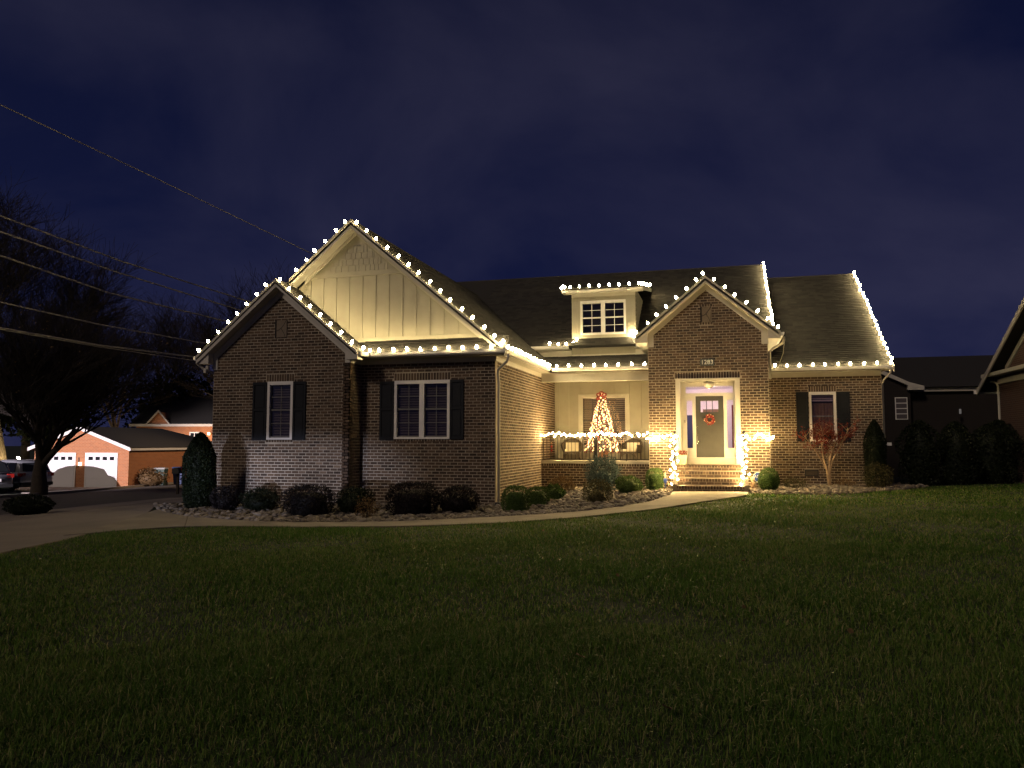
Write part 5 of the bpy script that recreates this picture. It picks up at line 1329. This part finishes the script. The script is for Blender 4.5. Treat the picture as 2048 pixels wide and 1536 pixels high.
rn = thing('neighbour_house', 'dark brick gable house cut off by the right edge', 'house', (11, 28, -1.5))
gy0, gy1 = 20.4, 35.55; gm = (gy0+gy1)/2; zt = 2.60; zap = zt+.51*(gy1-gm)
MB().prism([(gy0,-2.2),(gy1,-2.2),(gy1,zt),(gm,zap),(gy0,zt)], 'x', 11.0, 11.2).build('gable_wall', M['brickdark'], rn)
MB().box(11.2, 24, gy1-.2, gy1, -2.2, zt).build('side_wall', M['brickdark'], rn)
for s, ye in ((1, 36.8), (-1, 19.15)):
    ez = zap-.51*abs(ye-gm)+.20
    MB().prism([(gm,zap+.28),(ye,ez+.08),(ye,ez-.02),(gm,zap+.18)], 'x', 10.55, 24.5).build('roof', M['shingle'], rn)
    MB().prism([(gm,zap+.26),(ye,ez+.06),(ye,ez-.17),(gm,zap+.03)], 'x', 10.50, 10.55).build('rake_board', M['trim'], rn)
    MB().prism([(gm,zap-.02),(gy1-.9 if s > 0 else gy0+.9,zap-.51*abs(gy1-.9-gm)-.02),(gy1-.9 if s > 0 else gy0+.9,zap-.51*abs(gy1-.9-gm)-.24),(gm,zap-.24)], 'x', 10.95, 11.0).build('frieze_board', M['trim'], rn)
    MB().box(10.42, 24.5, min(ye,ye+s*.1), max(ye,ye+s*.1), ez-.1, ez+.05).build('gutter', M['trim_white'], rn)
MB().box(10.6, 11.0, gy0-.3, gy1+.9, zt+.10, zt+.24).build('cornice', M['trim'], rn)
MB().box(10.93, 11.0, gy0, gy1, zt-.22, zt-.02).build('frieze_board', M['trim'], rn)
MB().tube([(10.7,36.6,2.75),(10.75,36.4,2.6),(10.95,35.75,2.45),(10.97,35.62,2.3),(10.97,35.62,-1.6)], .045, 6).build('downspout', M['trim'], rn)

bn = thing('rear_house', 'low dark house with a pale frieze behind on the right', 'house', (10, 46, -1.9))
MB().box(5.0, 16, 45.6, 54, -2.4, 2.85).build('wall', M['brick_unlit'], bn)
MB().prism([(3.0,-2.4),(9.72,-2.4),(9.72,2.9),(6.4,4.65),(3.0,2.9)], 'y', 45.0, 45.6).build('gable_wall', M['brick_unlit'], bn)
MB().prism([(45.1,2.95),(49.6,5.0),(54.4,2.95)], 'x', 4.5, 16.5).build('roof', M['roofbase'], bn)
MB().prism([(6.4,4.85),(10.1,2.95),(9.9,2.85),(6.4,4.62)], 'y', 44.72, 44.82).build('rake_board', M['trim'], bn)
MB().prism([(6.4,4.85),(9.95,3.05),(9.95,2.95),(6.4,4.7)], 'y', 44.82, 48.0).build('roof', M['roofbase'], bn)
MB().prism([(9.55,2.78),(10.35,2.78),(10.35,2.98),(9.55,3.22)], 'y', 44.74, 45.1).build('eave_return', M['trim'], bn)
MB().box(9.8, 16.4, 45.35, 45.58, 2.72, 2.92).build('frieze_board', M['trim'], bn)
w = MB().box(9.22, 9.9, 44.95, 45.0, 1.2, 2.4).build('window', M['trim'], bn) if False else MB().box(8.95, 9.55, 44.95, 45.0, 1.22, 2.4).build('window', M['trim_white'], bn)
for r in range(4): MB().box(8.99, 9.51, 44.94, 44.95, 1.26+r*.285, 1.50+r*.285).build('pane', M['pane_dim'], w)
MB().box(12.0,12.08,44.9,45.0,1.5,1.75).build('wall_lamp', emis('dim_lamp', (1,.9,.85), .10), bn)

# ------------------------------------------------------------------ cars
def loft(stations, ring):
    mb = MB(); vs = []; n = len(ring(*stations[0][1:]))
    for st in stations: vs += [(st[0], y, z) for y, z in ring(*st[1:])]
    fs = []
    for i in range(len(stations)-1):
        for k in range(n): fs.append((i*n+k, i*n+(k+1) % n, (i+1)*n+(k+1) % n, (i+1)*n+k))
    fs += [tuple(range(n-1,-1,-1)), tuple((len(stations)-1)*n+k for k in range(n))]
    return mb.add(vs, fs)
def car(label, loc, rz, paint, group=None):
    t = thing('parked_car', label, 'car', (0,0,0), group); put(t, loc, rz)
    lower = lambda w, z0, z1: [(-w*.92,z0),(w*.92,z0),(w,z0+(z1-z0)*.35),(w*1.0,z0+(z1-z0)*.7),(w*.93,z1),(-w*.93,z1),(-w*1.0,z0+(z1-z0)*.7),(-w,z0+(z1-z0)*.35)]
    loft([(-2.22,.74,.42,.92),(-2.14,.84,.30,1.02),(-1.7,.89,.24,1.04),(-.6,.91,.22,1.0),(.6,.91,.22,.98),(1.3,.90,.22,.96),(1.85,.86,.26,.86),(2.15,.76,.32,.74),(2.26,.62,.40,.62)], lower).build('body', M[paint], t, smooth=True)
    upper = lambda w0, w1, z0, z1: [(-w0,z0),(w0,z0),(w1,z1-.06),(w1*.9,z1),(-w1*.9,z1),(-w1,z1-.06)]
    loft([(-2.08,.80,.78,1.0,1.06),(-1.80,.82,.70,1.0,1.52),(-1.2,.84,.68,.98,1.62),(-.2,.85,.68,.96,1.64),(.45,.84,.66,.95,1.56),(1.25,.80,.76,.93,.97)], upper).build('cabin', M[paint], t, smooth=True)
    for s in (-1, 1):
        for x0, x1, x2, x3 in ((-1.72,-.95,-.95,-1.62), (-.88,.02,.02,-.88), (.09,1.0,.42,.09)):
            P = [(x0,s*.858,1.04),(x1,s*.862,1.03),(x2,s*.722,1.50),(x3,s*.722,1.50)]
            MB().add(P+[(p[0],p[1]-s*.02,p[2]) for p in P], [(0,1,2,3) if s < 0 else (3,2,1,0),(4,5,6,7),(0,4,5,1),(1,5,6,2),(2,6,7,3),(3,7,4,0)]).build('window', M['carglass'], t)
        for x in (-1.35, 1.38):
            wh = MB(); wh.lathe([(.20,-.10),(.32,-.10),(.335,-.05),(.335,.05),(.32,.10),(.20,.10)], 18); tm = wh.mesh('tyre', M['tyre'], True)
            w = obj('wheel', tm, t, (x, s*.83, .335), (R(90),0,0))
            rm = MB(); rm.lathe([(.001,-.085),(.205,-.085),(.205,.085),(.001,.085)], 16); obj('rim', rm.mesh('rim', M['rim']), w, (0,0,-s*.01))
            for k in range(5):
                a = k*2*math.pi/5; MB().box(-.012,.012,.05,.2,-.095,.095)
        MB().box(1.98,2.18,min(s*.5,s*.74),max(s*.5,s*.74),.62,.76).build('headlight', M['clearlens'], t)
        MB().box(-2.22,-2.02,min(s*.55,s*.86),max(s*.55,s*.86),.80,.98).build('taillight', M['redlens'], t)
        MB().box(.62,.78,min(s*.86,s*1.02),max(s*.86,s*1.02),.98,1.10).build('mirror', M[paint], t)
    P = [(-2.12,-.66,1.08),(-2.12,.66,1.08),(-1.84,.56,1.48),(-1.84,-.56,1.48)]
    MB().add(P+[(p[0]-.015,p[1],p[2]+.01) for p in P], [(3,2,1,0),(4,5,6,7),(0,1,5,4),(1,2,6,5),(2,3,7,6),(3,0,4,7)]).build('rear_window', M['carglass'], t)
    P = [(1.20,-.68,1.0),(1.20,.68,1.0),(.50,.58,1.53),(.50,-.58,1.53)]
    MB().add(P+[(p[0]+.015,p[1],p[2]+.012) for p in P], [(0,1,2,3),(7,6,5,4),(0,4,5,1),(1,5,6,2),(2,6,7,3),(3,7,4,0)]).build('windscreen', M['carglass'], t)
    MB().box(-2.28,-2.2,-.26,.26,.62,.76).build('number_plate', M['white'], t)
    MB().box(-2.27,-2.1,-.80,.80,.34,.50).build('bumper', M['plastic_blk'], t)
    return t
car('silver hatchback seen from behind in front of the left garage door', (-36.2, 32.6, hz(-36.2,32.6)+.05), R(165), 'silver', 'cars parked in the neighbouring driveway')
car('grey car half cut off by the left edge of the view', (-35.6, 29.7, hz(-35.6,29.7)+.04), R(165), 'grey_paint', 'cars parked in the neighbouring driveway')
# assumed car, out of view, whose beams light the left wall's lower part
def headlight(parent, x, energy, size, aim, color, sc=(1,1,1)):
    for s in (-1, 1):
        l = bpy.data.lights.new('assumed_headlight_beam', 'SPOT'); l.energy = energy; l.spot_size = R(size); l.spot_blend = .9; l.color = color; l.shadow_soft_size = .06
        o = bpy.data.objects.new('assumed_headlight_beam', l); C.objects.link(o); o.parent = parent; o.location = (2.36, s*.62, .69)
        o.rotation_euler = (R(90+aim[0]), 0, R(-90+aim[1]+s*aim[2])); o.scale = sc
c1 = car('assumed unseen silver car standing on the driveway with headlights on', (-13.6, -4.0, hz(-13.6,-4.0)+.03), R(87), 'silver', 'assumed cars with headlights on')  # car assumed from the cool light on the left wall
headlight(c1, 0, 7500, 7.5, (.35, 0, 2.2), (.76,.78,1.0), (2.4,1,1))
fp = thing('assumed_flood_light', 'assumed unseen flood light on a pole across the street lighting the brick garage', 'lamp', (0,0,0)); put(fp, (-33.5, 8.0, hz(-33.5,8.0)), 0)  # assumed lamp out of view, added to light the garage front
MB().tube([(0,0,-.2),(0,0,4.2)], [.07,.05], 8).build('pole', M['iron'], fp)
MB().box(-.2,.2,-.12,.10,4.15,4.4).build('head', M['iron'], fp)
MB().box(-.17,.17,.10,.12,4.18,4.37).build('lens', emis('assumed_flood_glow', (1,.88,.95), 40), fp)
l = bpy.data.lights.new('assumed_flood_beam', 'SPOT'); l.energy = 60000; l.spot_size = R(24); l.spot_blend = .5; l.color = (1.0,.86,.94); l.shadow_soft_size = .10
o = bpy.data.objects.new('assumed_flood_beam', l); C.objects.link(o); o.parent = fp; o.location = (0,.2,4.28); o.rotation_euler = (R(90-8.5), 0, R(5))

sl = thing('assumed_street_lamp', 'assumed tall street lamp on the far kerb, unseen behind the left wing of the house', 'street lamp', (0,0,0)); put(sl, (-21.0, 42.0, hz(-21,42)), 0)  # assumed lamp hidden by the house, added to light the garage's side wall
MB().tube([(0,0,-.2),(0,0,6.3)], [.09,.06], 8).build('pole', M['iron'], sl); MB().tube([(0,0,6.2),(-.5,0,6.5),(-1.2,0,6.55)], .04, 6).build('arm', M['iron'], sl)
MB().box(-1.7,-1.1,-.12,.12,6.5,6.62).build('head', M['iron'], sl); MB().box(-1.65,-1.2,-.09,.09,6.47,6.498).build('lens', emis('assumed_street_glow', (1,.7,.4), 25), sl)
l = bpy.data.lights.new('assumed_street_beam', 'SPOT'); l.spot_size = R(60); l.spot_blend = .6; l.energy = 2600; l.color = (1.0,.68,.40); l.shadow_soft_size = .15
o = bpy.data.objects.new('assumed_street_beam', l); C.objects.link(o); o.parent = sl; o.location = (-1.4,0,6.3); o.rotation_euler = (0, R(52), R(8))

# ------------------------------------------------------------------ bins, mailbox, far lights, wires
def bin_(label, loc, m, lidm):
    t = thing('wheeled_bin', label, 'bin', (0,0,0), 'bins beside the brick garage'); put(t, loc, R(20))
    loft([(0,0,0,0)]*0 or [(0,.22,.26,0)], lambda a, b, c: [(0,0)]) if False else None
    mb = MB(); mb.add([(-.22,-.24,.06),(.22,-.24,.06),(.22,.24,.06),(-.22,.24,.06),(-.29,-.33,1.0),(.29,-.33,1.0),(.29,.33,1.0),(-.29,.33,1.0)], [(0,3,2,1),(4,5,6,7),(0,1,5,4),(1,2,6,5),(2,3,7,6),(3,0,4,7)]); mb.build('body', M[m], t)
    MB().prism([(-.36,1.0),(.36,1.0),(.34,1.06),(0,1.10),(-.32,1.08)], 'x', -.31, .31).build('lid', M[lidm], t)
    for s in (-1,1): obj('wheel', MB().lathe([(.001,-.03),(.12,-.03),(.12,.03),(.001,.03)], 12).mesh('wheel', M['tyre']), t, (s*.25,.28,.12), (0,R(90),0))
    MB().tube([(-.26,.38,.95),(.26,.38,.95)], .02, 6).build('handle', M['plastic_blk'], t)
bin_('green wheeled bin with a pale lid beside the brick garage', (-32.2, 38.9, hz(-32.2,38.9)), 'bin_green', 'bin_lid'); bin_('blue wheeled bin right of the green one', (-31.9, 40.1, hz(-31.9,40.1)), 'bin_blue', 'bin_blue')
ml = thing('mailbox', 'black mailbox on a thin post left of the tall evergreen', 'mailbox', (0,0,0)); put(ml, (-23.6, 29.6, hz(-23.6,29.6)), R(10))
MB().box(-.05,.05,-.05,.05,-.1,.95).build('post', M['bark'], ml)
arch = [(-.16,.95),(.16,.95),(.16,1.10)] + [(.16*math.cos(a),1.10+.12*math.sin(a)) for a in np.linspace(.3,2.84,6)] + [(-.16,1.10)]
MB().prism(arch, 'y', -.25, .25).build('box', M['plastic_blk'], ml); MB().box(.165,.18,-.05,.0,1.05,1.28).build('flag', M['redlens'], ml)
pts = [(-50.8+-.16*i, 46.2-.05*i, -1.25-.07*i+.12*math.sin(i*1.9)) for i in range(12)]
string_lights('distant cluster of white lights at the far left edge', pts, (0,0,1), jitter=.8, scale=1.6)
WIRES = [[(-25.09,18.04,12.45),(-24.98,21.18,12.2),(-24.02,27.66,11.7),(-20.29,34.9,9.75),(-17.54,38.75,8.67)],
 [(-24.34,18.25,8.22),(-24.78,21.24,8.1),(-25.04,27.39,7.86),(-23.45,34.03,7.27),(-21.98,37.55,6.92)],
 [(-24.26,18.27,7.59),(-24.75,21.25,7.52),(-25.12,27.36,7.35),(-23.81,33.94,6.8),(-22.5,37.4,6.48)],
 [(-24.02,18.33,6.73),(-24.7,21.26,6.65),(-25.51,27.26,6.47),(-24.54,33.74,6.23),(-23.42,37.15,6.07)],
 [(-23.74,18.41,4.9),(-24.62,21.28,4.97),(-25.87,27.16,5.09),(-25.49,33.48,5.07),(-24.72,36.8,5.04)],
 [(-23.69,18.43,3.97),(-24.57,21.29,4.04),(-25.83,27.17,4.18),(-25.78,33.4,4.33),(-25.22,36.66,4.39)],
 [(-23.68,18.43,3.92),(-24.57,21.29,3.99),(-25.83,27.17,4.11),(-25.58,33.46,4.12),(-24.89,36.75,4.11)]]
WL = ['highest single power cable crossing the sky to the tall gable', 'second power cable from the top ending behind the small gable', 'third power cable from the top ending behind the small gable', 'fourth power cable from the top ending behind the small gable',
      'fifth power cable from the top low over the bare tree', 'lowest thick pair cable reaching the left eave', 'thin cable just under the lowest thick one']
for pth, lb, r in zip(WIRES, WL, (.018,.028,.028,.030,.024,.032,.016)):
    a, b = Vector(pth[0]), Vector(pth[1]); e, d = Vector(pth[-1]), Vector(pth[-2])
    path = [p*.8 for p in [a+(a-b)*7, a+(a-b)*3] + [Vector(p) for p in pth] + [e+(e-d)*.6]]
    o = MB().tube(path, r, 5).build('power_cable', M['wire'], None, smooth=True); tag(o, lb, 'cable', 'power cables on the left')
